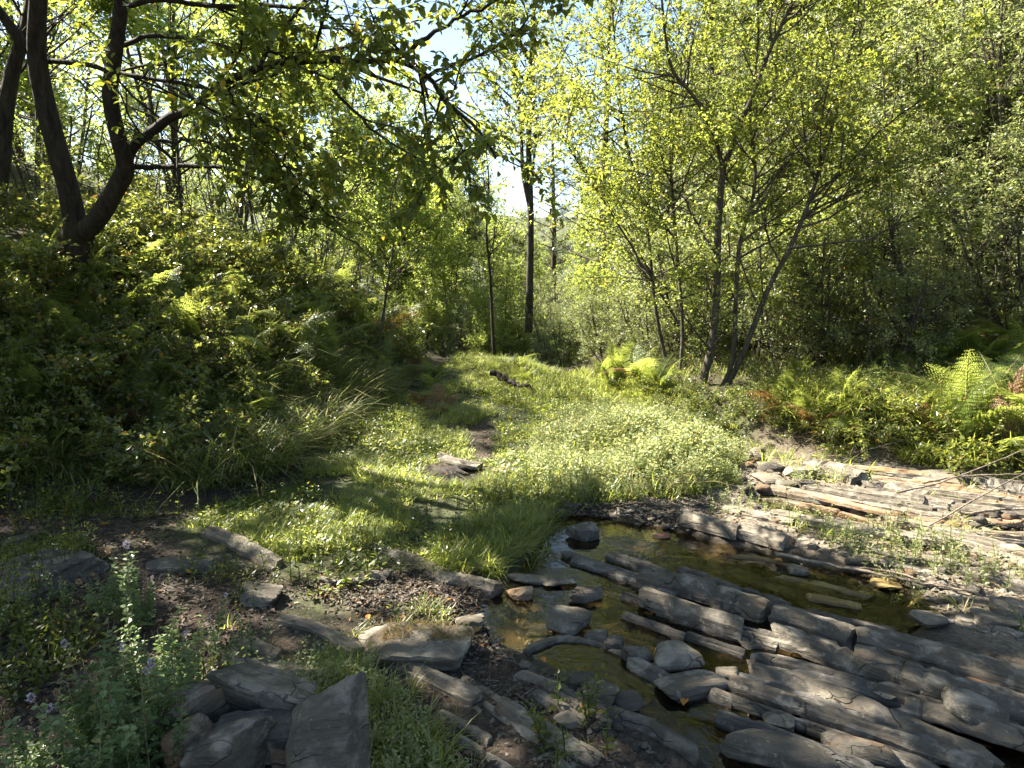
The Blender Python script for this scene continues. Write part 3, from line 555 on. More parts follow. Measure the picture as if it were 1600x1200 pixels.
B(1083, 1092, 96, 40, 'stone_grey', 'flat oval stone against the thick ledge end', seed=28, dep=.6, rnd=.5, water=True, sub=5)
B(1142, 1068, 36, 28, 'stone_pale', 'small whitish stone standing clear in brown water', seed=29, rnd=.15, water=True)
B(1224, 1145, 40, 32, 'stone_grey', 'hollowed little stone above the big smooth boulder', seed=30, rnd=.15, water=True)
B(1240, 1208, 150, 66, 'stone_grey', 'big smooth boulder at the bottom of the picture', seed=31, rnd=.88, dep=.5, rz=-24, water=True, sub=5)
B(1366, 1212, 84, 58, 'stone_dark', 'dark rounded boulder right of the big smooth one', seed=32, rnd=.8, dep=.7, water=True, sub=5, rz=-15)
B(1538, 1152, 78, 56, 'stone_grey', 'tilted smooth cobble lying on the broad bedrock', seed=33, rnd=.35, tilt=(0, 14), rz=-14, water=True, lift=.05)
B(1504, 1048, 60, 44, 'stone_dark', 'triangular dark stone behind the longest ledge', seed=34, rnd=.12, water=True)
B(1448, 1030, 52, 30, 'stone_dark', 'weathered brown stone left of the triangular one', seed=35, water=True, rnd=.2)
B(1262, 868, 36, 32, 'stone_pale', 'upright angular cobble on the sunlit shore', seed=36, rnd=.06, water=True)
B(1252, 900, 30, 20, 'stone_grey', 'rounded stone standing in the golden shallows', seed=37, rnd=.6, water=True)
B(1366, 888, 58, 24, 'stone_grey', 'long grey stone with a stick in front of it', seed=38, dep=.5, rz=-18)
B(1462, 985, 50, 28, 'stone_pale', 'pale rounded stone beneath the tall weeds', seed=39, rnd=.4)
B(1524, 980, 44, 20, 'stone_pale', 'almost white flat stone in the grass tuft', seed=40, rnd=.5)
B(1566, 984, 56, 30, 'stone_pale', 'cream boulder at the right rim of the gravel bar', seed=41, rnd=.4)
B(1232, 768, 34, 22, 'stone_grey', 'block between the pale slab and the rivulet', seed=42)
B(1268, 772, 38, 24, 'stone_dark', 'lumpy stone in the rivulet', seed=43, rnd=.2)
B(1205, 755, 46, 18, 'stone_pale', 'flat stone upstream of the cream slab', seed=44)
B(1254, 748, 44, 26, 'stone_pale', 'sharp edged stone leaning on the tilted slab', seed=45, rnd=.06)
B(1474, 760, 60, 28, 'stone_pale', 'squared sunlit stone at the foot of the far bank', seed=46, rnd=.08)
B(1036, 842, 30, 10, 'stone_red', 'brick red pebble in the shallow head of the pool', seed=47, rnd=.6, water=True)
B(908, 1082, 44, 32, 'stone_dark', 'dark stone under the curve of the log shaped ledge', seed=48, rnd=.15)
B(938, 1104, 54, 38, 'stone_grey', 'angular stone below the log shaped ledge', seed=49, rnd=.1)
B(888, 1142, 34, 24, 'stone_pale', 'pale chip standing in the littered mud', seed=50, rnd=.08)
B(983, 1112, 46, 26, 'stone_dark', 'flat dark stone at the foot of the thick ledge', seed=51, rnd=.15)
B(820, 1046, 16, 14, 'stone_pale', 'little egg shaped pebble in the mud', seed=52, rnd=.8, sub=3)
B(846, 1000, 40, 20, 'stone_grey', 'flat stone at the downstream end of the blue puddle', seed=53)
B(1390, 920, 42, 18, 'stone_algae', 'tawny stone under the dry weed stalks', seed=54, water=True)
B(1180, 1012, 38, 18, 'stone_grey', 'small flat stone touching the broad grey slab', seed=55, water=True)
B(1395, 1100, 46, 18, 'stone_pale', 'pale triangular chip lodged between two ledges', seed=56, water=True, rnd=.06, lift=.03)
B(1560, 1098, 60, 22, 'stone_rust', 'brown cobble wedged in the ledge gap', seed=57, rnd=.5, water=True, lift=.03)
B(580, 782, 44, 16, 'stone_grey', 'flat stone showing through shaded turf', seed=58)
B(782, 742, 30, 12, 'stone_pale', 'bleached stone at the edge of the herbs', seed=59)
B(985, 690, 46, 26, 'stone_pale', 'pale boulder deep inside the flowering herbs', seed=60, lift=.05)
# moss on the hero rock: a low cushion of short blades, a separate growing thing
def tuft_blades(P, rg, n, hgt, spread, wid, droop=.5, seg=2, base=(0, 0, 0), lean=.35, mi=0, rnd=None):
    az = rg.random(n) * 2 * np.pi; r = spread * np.sqrt(rg.random(n)); p0 = np.stack([np.cos(az) * r, np.sin(az) * r, np.zeros(n)], 1) + base
    oa = az + rg.normal(0, .7, n); out = np.stack([np.cos(oa), np.sin(oa), np.zeros(n)], 1); h = hgt * rg.uniform(.5, 1.15, n)[:, None]
    le = lean * rg.uniform(.3, 1.6, n)[:, None]; dr = droop * rg.uniform(.3, 1.3, n)[:, None]; sd = np.stack([-out[:, 1], out[:, 0], np.zeros(n)], 1)
    rows = []; W = wid * rg.uniform(.7, 1.3, n)[:, None] * .5; up = np.array([0, 0, 1.])
    for k in range(seg + 1):
        t = k / seg; c = p0 + h * (up * (t - dr * t * t * .55) + out * (le * t + dr * t * t * .55))
        if k < seg: w = W * (1 - .45 * t); rows += [c - sd * w, c + sd * w]
        else: rows += [c]
    V = np.stack(rows, 1); b = (np.arange(n) * (2 * seg + 1))[:, None]
    F = [np.concatenate([b + [2 * k, 2 * k + 1, 2 * k + 3, 2 * k + 2] for k in range(seg - 1)])] if seg > 1 else []
    F.append(b + [2 * seg - 2, 2 * seg - 1, 2 * seg]); r = rg.random(n) if rnd is None else np.full(n, rnd)
    P.add(V.reshape(-1, 3), F, np.repeat(r, 2 * seg + 1), mi)
def tops(o, n, rg, up=.75):
    me = o.data; co = np.zeros(len(me.vertices) * 3); me.vertices.foreach_get('co', co); co = co.reshape(-1, 3)
    nr = np.zeros(len(me.vertices) * 3); me.vertices.foreach_get('normal', nr); nr = nr.reshape(-1, 3)
    return co, nr
rg = np.random.default_rng(3); co, nr = tops(hero, 0, rg); k = (nr[:, 2] > .6) & (fbm(co * 9, 2) > -.45) & (co[:, 0] > -.14) & (co[:, 1] > -.03)
P = Parts()
for c in co[k][::1]: tuft_blades(P, rg, 16, .022, .014, .0028, base=c - [0, 0, .002], lean=.9, droop=.6)
moss = obj('moss_cushion', P.mesh('moss_cushion', M['moss']), None, hero.location, hero.rotation_euler)
tag(moss, 'ginger dry moss growing on top of the flat pale rock', 'moss')
# loose stones, many alike
def region_pts(poly, n, rg, bias=None):
    poly = np.array(poly); lo, hi = poly.min(0), poly.max(0); out = np.zeros((0, 2))
    while len(out) < n:
        p = lo + rg.random((max(4 * n, 100), 2)) * (hi - lo); p = p[inpoly(p, poly)]
        if bias is not None: p = p[rg.random(len(p)) < bias(p)]
        out = np.vstack([out, p])
        if len(p) == 0: break
    return out[:n]
SM = []
for i in range(12):
    V, F = stone_shape(500 + i, 2, [.08, .2, .5][i % 3], 7, .6, .05); V = V * [.5, .5 * rng.uniform(.5, .9), .5 * rng.uniform(.25, .6)]
    SM.append((V, F))
def loose(n, poly, smin, smax, mats, label, group, seed, z=0.0):
    rg = np.random.default_rng(seed); p = region_pts(poly, n, rg); z0 = H(p[:, 0], p[:, 1]); ms = {}
    for i in range(n):
        k = int(rg.integers(12)); m = mats[int(rg.integers(len(mats)))]
        if (k, m) not in ms: ms[(k, m)] = mesh_np('stone', SM[k][0], SM[k][1], M[m], True)
        sc = smin * (smax / smin) ** (rg.random() ** 1.6)
        tag(obj('stone', ms[(k, m)], None, (p[i, 0], p[i, 1], z0[i] + sc * .10 + z), (rg.normal(0, .15), rg.normal(0, .15), rg.random() * 6.3), sc), label, 'stone', group)
GRAVEL = FP([(1070, 800), (1180, 700), (1300, 722), (1650, 770), (1750, 900), (1720, 1030), (1580, 1000), (1440, 950), (1380, 900), (1290, 860), (1200, 835)])
MUD = FP([(230, 870), (420, 880), (500, 960), (600, 970), (700, 930), (780, 960), (830, 1030), (960, 1090), (1050, 1200), (960, 1290), (830, 1250), (740, 1110), (620, 1030), (440, 990), (340, 960), (240, 990), (100, 980), (-100, 1150), (-200, 900), (100, 830)])
SHORE = FP([(790, 990), (830, 985), (960, 1060), (1080, 1180), (1120, 1290), (960, 1290), (880, 1150), (800, 1070), (740, 1020)])
loose(150, GRAVEL, .03, .16, ['stone_pale', 'stone_pale', 'stone_grey', 'stone_rust'], 'loose pale stone lying on the sunlit gravel bar', 'loose stones on the gravel bar', 21)
loose(60, FP([(1180, 700), (1320, 722), (1500, 755), (1620, 775), (1620, 830), (1400, 830), (1200, 800), (1150, 770)]), .05, .2, ['stone_pale', 'stone_grey', 'stone_dark'], 'broken stone lying in the upper stream bed', 'broken stones in the upper stream bed', 22)
loose(60, WATER_A, .03, .12, ['stone_dark', 'stone_dark', 'stone_grey', 'stone_algae'], 'small wet stone lying in the pool', 'small stones in the pool', 23, .0)
loose(50, SHORE, .02, .08, ['stone_grey', 'stone_dark', 'stone_pale'], 'small stone lying on the muddy shore', 'small stones on the muddy shore', 24)
P = Parts()
def chips(n, poly, s0, s1, seed, zc=.0, bias=None):
    rg = np.random.default_rng(seed); p = region_pts(poly, n, rg, bias); z0 = H(p[:, 0], p[:, 1]); D, F = ICO[1]
    D = unit(D)[:12] if len(D) > 12 else D
    oc = np.array([[1, 0, 0], [0, 1, 0], [-1, 0, 0], [0, -1, 0], [.3, .2, 1], [-.2, -.1, -1]], float); of = np.array([[0, 1, 4], [1, 2, 4], [2, 3, 4], [3, 0, 4], [1, 0, 5], [2, 1, 5], [3, 2, 5], [0, 3, 5]])
    n = len(p); a = rg.random(n) * 6.28; sc = s0 * (s1 / s0) ** (rg.random(n) ** 2.2); j = oc[None] + rg.normal(0, .25, (n, 6, 3)); j = j * np.stack([sc, sc * rg.uniform(.5, 1, n), sc * rg.uniform(.2, .5, n)], 1)[:, None]
    c, s_ = np.cos(a)[:, None], np.sin(a)[:, None]; V = np.stack([j[..., 0] * c - j[..., 1] * s_, j[..., 0] * s_ + j[..., 1] * c, j[..., 2]], -1) + np.stack([p[:, 0], p[:, 1], z0 + zc], 1)[:, None]
    return V.reshape(-1, 3), (of[None] + (np.arange(n) * 6)[:, None, None]).reshape(-1, 3)
V, F = chips(11500, GRAVEL, .006, .035, 31); tag(obj('gravel', mesh_np('gravel', V, F, M['stone_pale'])), 'pale gravel and stone chips of the sunlit bar', 'gravel', kind='stuff')
V, F = chips(6500, MUD, .004, .018, 32); tag(obj('grit', mesh_np('grit', V, F, M['stone_grey'])), 'dark grit and small chips in the shaded soil', 'gravel', kind='stuff')
RIM = FP([(845, 805), (900, 772), (1060, 778), (1190, 768), (1210, 800), (1080, 822), (960, 802), (890, 800)])
loose(34, RIM, .03, .11, ['stone_grey', 'stone_pale', 'stone_dark'], 'small stone at the rim between herbs and pool', 'small stones at the rim of the pool', 25)
V, F = chips(3500, RIM, .006, .03, 35); tag(obj('rim_gravel', mesh_np('rim_gravel', V, F, M['stone_grey'])), 'gravel between the herbs and the pool', 'gravel', kind='stuff')
V, F = chips(3500, WATER_A, .008, .03, 33); tag(obj('stream_gravel', mesh_np('stream_gravel', V, F, M['stone_algae'])), 'brown gravel on the bed of the pool', 'gravel', kind='stuff')
#==PART3==
# ------------------------------------------------------------------ near left tree, its limbs surveyed from the photo
def survey(pts, d0, d1=None, n=None):
    m = len(pts); ds = np.linspace(d0, d1 if d1 is not None else d0, m); return np.array([PX(u, v, d) for (u, v), d in zip(pts, ds)])
def thing(name, label, cat, loc=(0, 0, 0), rz=0, group=None):
    return tag(obj(name, None, None, loc, (0, 0, rz)), label, cat, group)
T = Tree(41)
def L0(pts, d0, d1, r0, r1, lvl=0, n=None):
    w = survey(pts, d0, d1); k = n or max(6, len(pts) * 3); a, b = resample(w, np.linspace(r0, r1, len(pts)), k)
    a += T.rg.normal(0, .006, a.shape) * (lvl > 0); T.add(a, b, lvl)
L0([(95, 470), (112, 400), (128, 345)], 6.2, 6.2, .15, .125)
L0([(122, 372), (112, 320), (100, 270), (75, 180), (58, 90), (60, 0), (72, -160), (100, -360), (150, -560)], 6.2, 5.6, .098, .04)
L0([(124, 368), (150, 345), (178, 300), (196, 262), (186, 220), (172, 150), (180, 80), (190, 0), (205, -160), (260, -380), (330, -560)], 6.15, 5.0, .085, .028)
L0([(194, 262), (206, 232), (250, 195), (300, 168), (365, 122), (430, 100), (490, 92), (560, 95), (620, 95), (665, 118), (705, 165), (745, 200), (775, 245)], 6.1, 4.3, .046, .007, 1, 40)
L0([(200, 262), (240, 262), (300, 260), (350, 262), (410, 280), (470, 297), (500, 325), (530, 350)], 6.1, 5.2, .024, .006, 1, 26)
L0([(72, 95), (130, 100), (190, 115), (260, 128), (320, 140), (370, 165), (430, 200), (490, 232)], 6.0, 5.0, .022, .006, 1, 26)
L0([(190, 70), (240, 56), (300, 62), (350, 72), (420, 80), (480, 110), (540, 130)], 6.0, 4.9, .021, .006, 1, 26)
L0([(198, 226), (235, 216), (270, 222), (300, 218), (350, 235), (400, 255), (450, 262), (520, 290)], 6.1, 5.0, .015, .005, 1, 26)
L0([(196, 10), (260, 0), (340, 10), (420, 8), (500, 20), (560, 60), (600, 110)], 5.9, 4.6, .022, .006, 1, 26)
L0([(615, 95), (660, 65), (705, 35), (760, 8), (820, -30)], 4.8, 4.2, .018, .006, 1, 18)
L0([(665, 118), (705, 100), (745, 88), (790, 62), (825, 30)], 4.7, 4.2, .014, .005, 1, 18)
L0([(40, 75), (20, 45), (-20, 0), (-80, -60)], 6.2, 6.0, .05, .03, 1)
L0([(300, 168), (330, 240), (305, 300)], 6.0, 5.9, .008, .004, 2, 8)
L0([(260, 130), (330, 170), (400, 215), (450, 262), (470, 300)], 5.9, 5.2, .014, .005, 1, 18)
L0([(520, 140), (560, 180), (590, 210), (640, 240), (690, 262)], 5.0, 4.6, .012, .005, 1, 18)
L0([(495, 330), (470, 335), (500, 350), (560, 385), (600, 425)], 5.2, 5.0, .008, .004, 2, 12)
# limbs above the picture that roof the foreground
for (p, q, r0) in [((170, -260), (3.4, -2.6, .9), .06), ((90, -300), (2.6, -3.4, 1.2), .06), ((230, -300), (4.6, -.8, .7), .05), ((110, -420), (.6, -3.6, 1.0), .05), ((70, -200), (-2.4, -2.2, 1.2), .05),
                   ((300, -480), (4.2, -2.4, .3), .045), ((150, -520), (1.4, -1.0, 2.2), .05), ((64, -100), (-.2, -3.4, 1.0), .045), ((195, -60), (2.2, -3.0, .5), .04), ((200, -140), (4.0, -1.8, .2), .045)]:
    a = PX(p[0], p[1], 5.6 if p[0] > 100 else 5.9); m = a + np.array(q) * .5 + [0, 0, .35]; e = a + np.array(q)
    pp, rr = resample(np.array([a, m, e]), [r0, r0 * .6, .012], 16); T.add(pp, rr, 1)
for e in [(-2.6, 4.5, 4.3), (-1.6, 3.8, 4.4), (-1.7, 4.8, 4.3), (-3.5, 3.9, 4.5), (-3.7, 5.0, 4.6), (-4.4, 4.2, 4.6), (-2.6, 5.4, 4.5), (-.7, 4.0, 3.6), (-1.2, 4.6, 3.9), (-4.8, 3.4, 4.8), (-3.0, 3.2, 5.0), (-.4, 4.6, 4.2), (-2.0, 3.0, 4.8)]:
    e = np.array(e); a = PX(205, -180, 5.6); m = a * .5 + e * .5 + [0, 0, .45]; pp, rr = resample(np.array([a, m, e, e + unit(e - m) * .5]), [.035, .025, .012, .006], 16); T.add(pp, rr, 1)
T.grow(1, 2, 4.9, .42, (30, 65), .18, .14, .0, .35, 1.3, 7, .3).grow(2, 3, 6.5, .5, (30, 65), .1, .16, -.02, .18, .55, 5, .3).grow(1, 3, 3.0, .2, (40, 70), .25, .16, -.02, .2, .45, 5)
left_tree = thing('near_tree', 'dark forked tree with mossy trunks leaning over the left bank', 'tree', PX(100, 420, 6.2))
base = np.array(left_tree.location)
def off_mesh(P, base): 
    for v in P.V: v -= base
P = Parts()
for pts, rad, l in T.L:
    if l == 0: tubes(P, pts, rad * (1 + .05 * vnoise(pts * 6)), 14)
off_mesh(P, base); obj('trunk', P.mesh('trunk', M['bark_dark'], True), left_tree)
for pts, rad, l in T.L:
    if l == 1: P = Parts(); tubes(P, pts, rad, 8); off_mesh(P, base); obj('limb', P.mesh('limb', M['bark_dark'], True), left_tree)
P = Parts(); T.wood(P, [2], 5); T.wood(P, [3], 3); off_mesh(P, base); tag(obj('twigs', P.mesh('twigs', M['bark_dark'], True), left_tree), kind='stuff')
P = Parts(); kp0 = keep_lit(.18)
def kp(pos, rg):
    u = 800 + FPX * pos[:, 0] / pos[:, 1]; return kp0(pos, rg) | ((u > 610) & (pos[:, 2] < CAMZ + .42 * pos[:, 1]) & (rg.random(len(pos)) < .8))
def kv(pos, rg):                                          # the inner limbs are bare
    d = np.hypot(pos[:, 0] + 3.6, pos[:, 1] - 6.1); low = pos[:, 2] < 4.2; return ~low | (rg.random(len(pos)) < .12 + .88 * sstep(.9, 2.2, d))
def inview(pos):
    u = 800 + FPX * pos[:, 0] / pos[:, 1]; return (pos[:, 2] < CAMZ + .40 * pos[:, 1]) & (u > 330)
n_leaf = T.foliage(P, 3, 85, .058, .034, True, .35, .9, lambda pos, rg: kp(pos, rg) & kv(pos, rg)) + T.foliage(P, 2, 22, .058, .034, True, .35, .9, lambda pos, rg: kp(pos, rg) & kv(pos, rg), t0=.3) + T.foliage(P, 1, 22, .058, .034, True, .35, .9, lambda pos, rg: kp(pos, rg) & kv(pos, rg), t0=.5, jit=.03)
off_mesh(P, base); tag(obj('crown', P.mesh('crown', M['leaf_near']), left_tree), kind='stuff')
print('near tree leaves', n_leaf)
# ------------------------------------------------------------------ generic trees (their own local space, foot at 0)
def woodland_tree(seed, Ht, stems, spread, crown_from, leaf, wd, per_m, mat, bark, dens=(1.6, 4.0, 5.5), lean=.12, r0=.08, fine=False, side_up=.05, sub=.42, name='tree', droop=.3, cs=(4, 3, 3)):
    t = Tree(seed); rg = t.rg
    for k in range(stems):
        a = rg.random() * 6.28 if stems > 1 else 0; p = np.array([math.cos(a), math.sin(a), 0]) * (.12 * (stems > 1)) * rg.uniform(.5, 2)
        d = np.array([math.cos(a) * lean, math.sin(a) * lean, 1.0]) * 1.0; h = Ht * rg.uniform(.75, 1)
        pts, rad = limb(rg, p - [0, 0, .15], d, h, r0 * rg.uniform(.7, 1.1), .012, 16, .045, .05); t.add(pts, rad, 0)
    t.grow(0, 1, dens[0], spread, (40, 75), crown_from, .10, side_up, .4, 3.2, 8, .4)
    t.grow(1, 2, dens[1], sub, (30, 65), .15, .13, .02, .25, 1.3, 5, .3).grow(2, 3, dens[2], .5, (30, 60), .15, .13, .0, .15, .5, 3, .4)
    P = Parts(); t.wood(P, [0], 8); W = Parts(); t.wood(W, [1], cs[0]); t.wood(W, [2], 3)
    Fo = Parts(); n = t.foliage(Fo, 3, per_m, leaf, wd, fine, droop, jit=.02) + t.foliage(Fo, 2, per_m * .5, leaf, wd, fine, droop, t0=.5)
    return dict(trunk=P.mesh('trunk', M[bark], True), branches=W.mesh('branches', M[bark], True), crown=Fo.mesh('crown', M[mat]), n=n, tree=t, bark=bark)
def plant_tree(kit, name, label, cat, x, y, rz=0, sc=1.0, group=None, dz=0.0, mat=None, lean=(0, 0)):
    o = tag(obj(name, None, None, place_on(x, y, dz), (lean[0], lean[1], rz), sc), label, cat, group)
    for k in ('trunk', 'branches', 'crown', 'stems'):
        if k in kit: obj(k, kit[k], o)
    return o
KT = [woodland_tree(100, 8.0, 1, .34, .12, .090, .058, 30, 'leaf_back', 'bark_grey', (7, 9, 12), r0=.052),
      woodland_tree(101, 6.5, 3, .32, .10, .084, .054, 30, 'leaf_back', 'bark_grey', (5.5, 7, 10), lean=.22, r0=.036),
      woodland_tree(102, 9.0, 2, .30, .10, .097, .06, 30, 'leaf_dark', 'bark_grey', (5.5, 7, 10), lean=.12, r0=.05),
      woodland_tree(103, 7.5, 4, .30, .06, .065, .03, 50, 'leaf_grey', 'bark_grey', (3.8, 5.5, 7), lean=.28, r0=.036)]
print('tree kits', [k['n'] for k in KT])
def pine(seed, Ht):
    t = Tree(seed); rg = t.rg; pts, rad = limb(rg, (0, 0, -.2), (0, 0, 1), Ht, Ht * .014, .02, 18, .015, .05); t.add(pts, rad, 0)
    for i in range(int(Ht * 3.2)):
        f = .22 + .78 * (i / (Ht * 3.2)); j = min(int(f * 17), 16); p = pts[j] + (pts[min(j + 1, 17)] - pts[j]) * (f * 17 - j); a = i * 2.4 + rg.normal(0, .3)
        ln = Ht * .22 * (1.12 - f) ** .8 * rg.uniform(.6, 1.2) + .3; d = np.array([math.cos(a), math.sin(a), .15 + .5 * f]); t.add(*limb(rg, p, d, ln, .012 + ln * .012, .006, 7, .08, .02), 1)
    t.grow(1, 2, 4.2, .35, (35, 65), .2, .1, .05, .25, 1.1, 5, .5)
    P = Parts(); t.wood(P, [0], 9); W = Parts(); t.wood(W, [1], 4); t.wood(W, [2], 3); Fo = Parts()
    n = t.foliage(Fo, 2, 95, .13, .012, False, -.1, .8, up=.2) + t.foliage(Fo, 1, 30, .13, .012, False, -.1, .8, t0=.6, up=.2)
    return dict(trunk=P.mesh('trunk', M['bark_pine'], True), branches=W.mesh('branches', M['bark_pine'], True), crown=Fo.mesh('crown', M['pine']), n=n)
KP = [pine(120, 13), pine(121, 15)]
print('pines', [k['n'] for k in KP])
# ------------------------------------------------------------------ right clump of yellow green trees, surveyed stems
T = Tree(77)
L0([(1096, 612), (1102, 580), (1112, 540), (1120, 450), (1122, 350), (1130, 262)], 7.7, 7.7, .050, .036, 0, 22)
L0([(1130, 264), (1112, 200), (1082, 148), (1052, 112), (1040, 60), (1034, 0), (1020, -120), (1000, -260)], 7.7, 7.2, .024, .008, 0, 22)
L0([(1130, 264), (1150, 210), (1176, 150), (1202, 80), (1240, 0), (1290, -120), (1330, -260)], 7.7, 7.4, .032, .010, 0, 22)
L0([(1126, 612), (1145, 560), (1150, 460), (1156, 380), (1176, 312), (1180, 255), (1172, 180), (1185, 60), (1180, -120)], 7.6, 7.9, .030, .009, 0, 26)
L0([(1132, 612), (1162, 550), (1200, 452), (1234, 388), (1262, 320), (1288, 240), (1312, 150), (1334, 50), (1360, -100)], 7.6, 7.2, .034, .009, 0, 26)
L0([(1062, 590), (1066, 500), (1052, 320), (1046, 190), (1060, 60), (1070, -100)], 8.4, 8.6, .024, .008, 0, 22)
L0([(1046, 590), (1024, 480), (1010, 350), (975, 200), (960, 60), (950, -80)], 8.6, 8.8, .026, .008, 0, 22)
L0([(1060, 505), (1020, 440), (980, 372), (935, 300), (890, 232), (865, 180)], 8.0, 7.2, .016, .006, 1, 18)
L0([(1262, 320), (1320, 262), (1380, 200), (1445, 150), (1500, 100)], 7.4, 6.8, .014, .005, 1, 20)
L0([(1236, 388), (1300, 380), (1360, 372), (1430, 340), (1500, 330)], 7.4, 6.8, .014, .006, 1, 18)
L0([(1150, 350), (1190, 320), (1220, 260), (1280, 200), (1300, 150)], 7.6, 7.2, .014, .006, 1, 16)
L0([(1120, 400), (1085, 340), (1060, 300), (1000, 270), (950, 265)], 7.7, 7.2, .013, .005, 1, 16)
L0([(1180, 470), (1150, 400), (1100, 420), (1040, 400)], 7.5, 7.1, .009, .004, 1, 12)
T.grow(0, 1, 6.2, .34, (35, 70), .20, .11, .05, .5, 1.7, 8, .3).grow(1, 2, 9, .55, (30, 65), .12, .15, .02, .25, .9, 5, .3).grow(2, 3, 13, .5, (30, 60), .15, .13, .0, .12, .4, 3, .4)
right_tree = thing('yellow_tree', 'slender yellow green tree with several thin grey stems on the far bank', 'tree', place_on(*PX(1105, 600, 7.7)[:2]))
base = np.array(right_tree.location)
for i, (pts, rad, l) in enumerate([q for q in T.L if q[2] == 0]):
    P = Parts(); tubes(P, pts, rad, 9); off_mesh(P, base); obj('stem', P.mesh('stem', M['bark_grey'], True), right_tree)
P = Parts(); T.wood(P, [1], 5); T.wood(P, [2], 3); off_mesh(P, base); tag(obj('branches', P.mesh('branches', M['bark_grey'], True), right_tree), kind='stuff')
P = Parts(); k2 = keep_lit(.42)
n_leaf = T.foliage(P, 3, 125, .044, .026, False, .2, .9, k2, up=.6) + T.foliage(P, 2, 30, .046, .028, False, .2, .9, k2, t0=.35, up=.6)
off_mesh(P, base); tag(obj('crown', P.mesh('crown', M['leaf_yellow']), right_tree), kind='stuff'); print('right tree leaves', n_leaf)
# ------------------------------------------------------------------ sapling, tall middle tree, edge trunk: surveyed trunks
def simple_tree(name, label, stems, seed, mat, bark, leaf, wd, per_m, dens, cat='tree', keep=None, sub=(.3, .42), fine=False, t0=.25, lm=1.8):
    global T
    T = Tree(seed)
    for st in stems: L0(*st)
    T.grow(0, 1, dens[0], sub[0], (35, 70), t0, .11, .04, .3, lm, 7, .4).grow(1, 2, dens[1], sub[1], (30, 65), .15, .14, .0, .2, .9, 5, .3).grow(2, 3, 9, .5, (30, 60), .15, .13, .0, .12, .4, 3, .4)
    o = thing(name, label, cat, stems and T.L[0][0][0]); base = np.array(o.location)
    P = Parts(); T.wood(P, [0], 8); off_mesh(P, base); obj('trunk', P.mesh('trunk', M[bark], True), o)
    P = Parts(); T.wood(P, [1], 4); T.wood(P, [2], 3); off_mesh(P, base); tag(obj('branches', P.mesh('branches', M[bark], True), o), kind='stuff')
    P = Parts(); n = T.foliage(P, 3, per_m, leaf, wd, fine, .25, .9, keep, jit=.015); off_mesh(P, base); tag(obj('crown', P.mesh('crown', M[mat]), o), kind='stuff'); print(name, n)
    return o
simple_tree('tall_tree', 'tall straight twin stemmed tree against the sky gap beyond the path', [([(826, 520), (828, 430), (829, 330), (826, 220), (830, 120), (834, 20), (842, -100), (848, -260)], 15, 15, .085, .025, 0, 26), ([(829, 330), (817, 270), (814, 200), (806, 120), (800, 30), (790, -80)], 15, 15, .05, .015, 0, 18)],
            201, 'leaf_dark', 'bark_grey', .085, .05, 40, (5.0, 6.0), t0=.32, lm=2.6)
simple_tree('sapling', 'thin dark sapling standing at the crest of the grassy path', [([(772, 556), (769, 500), (766, 430), (760, 360), (764, 290), (758, 220)], 11.3, 11.3, .030, .008, 0, 18)], 202, 'leaf_back', 'bark_dark', .05, .03, 60, (8, 10), t0=.3, lm=1.2)
simple_tree('sapling', 'spindly leafy sapling rising from the bracken on the left bank', [([(590, 560), (598, 500), (606, 440), (615, 380), (610, 320), (622, 270)], 9.0, 9.0, .020, .006, 0, 16)], 203, 'leaf_near', 'bark_grey', .05, .032, 60, (8, 10), t0=.3, lm=.9)
simple_tree('edge_tree', 'dark trunk leaning along the left picture edge behind the forked tree', [([(-12, 330), (2, 260), (8, 180), (22, 100), (40, 50), (60, -60), (100, -260)], 6.9, 6.9, .085, .04, 0, 20)], 204, 'leaf_near', 'bark_dark', .07, .042, 40, (3, 5), keep=keep_lit(.3), t0=.4)
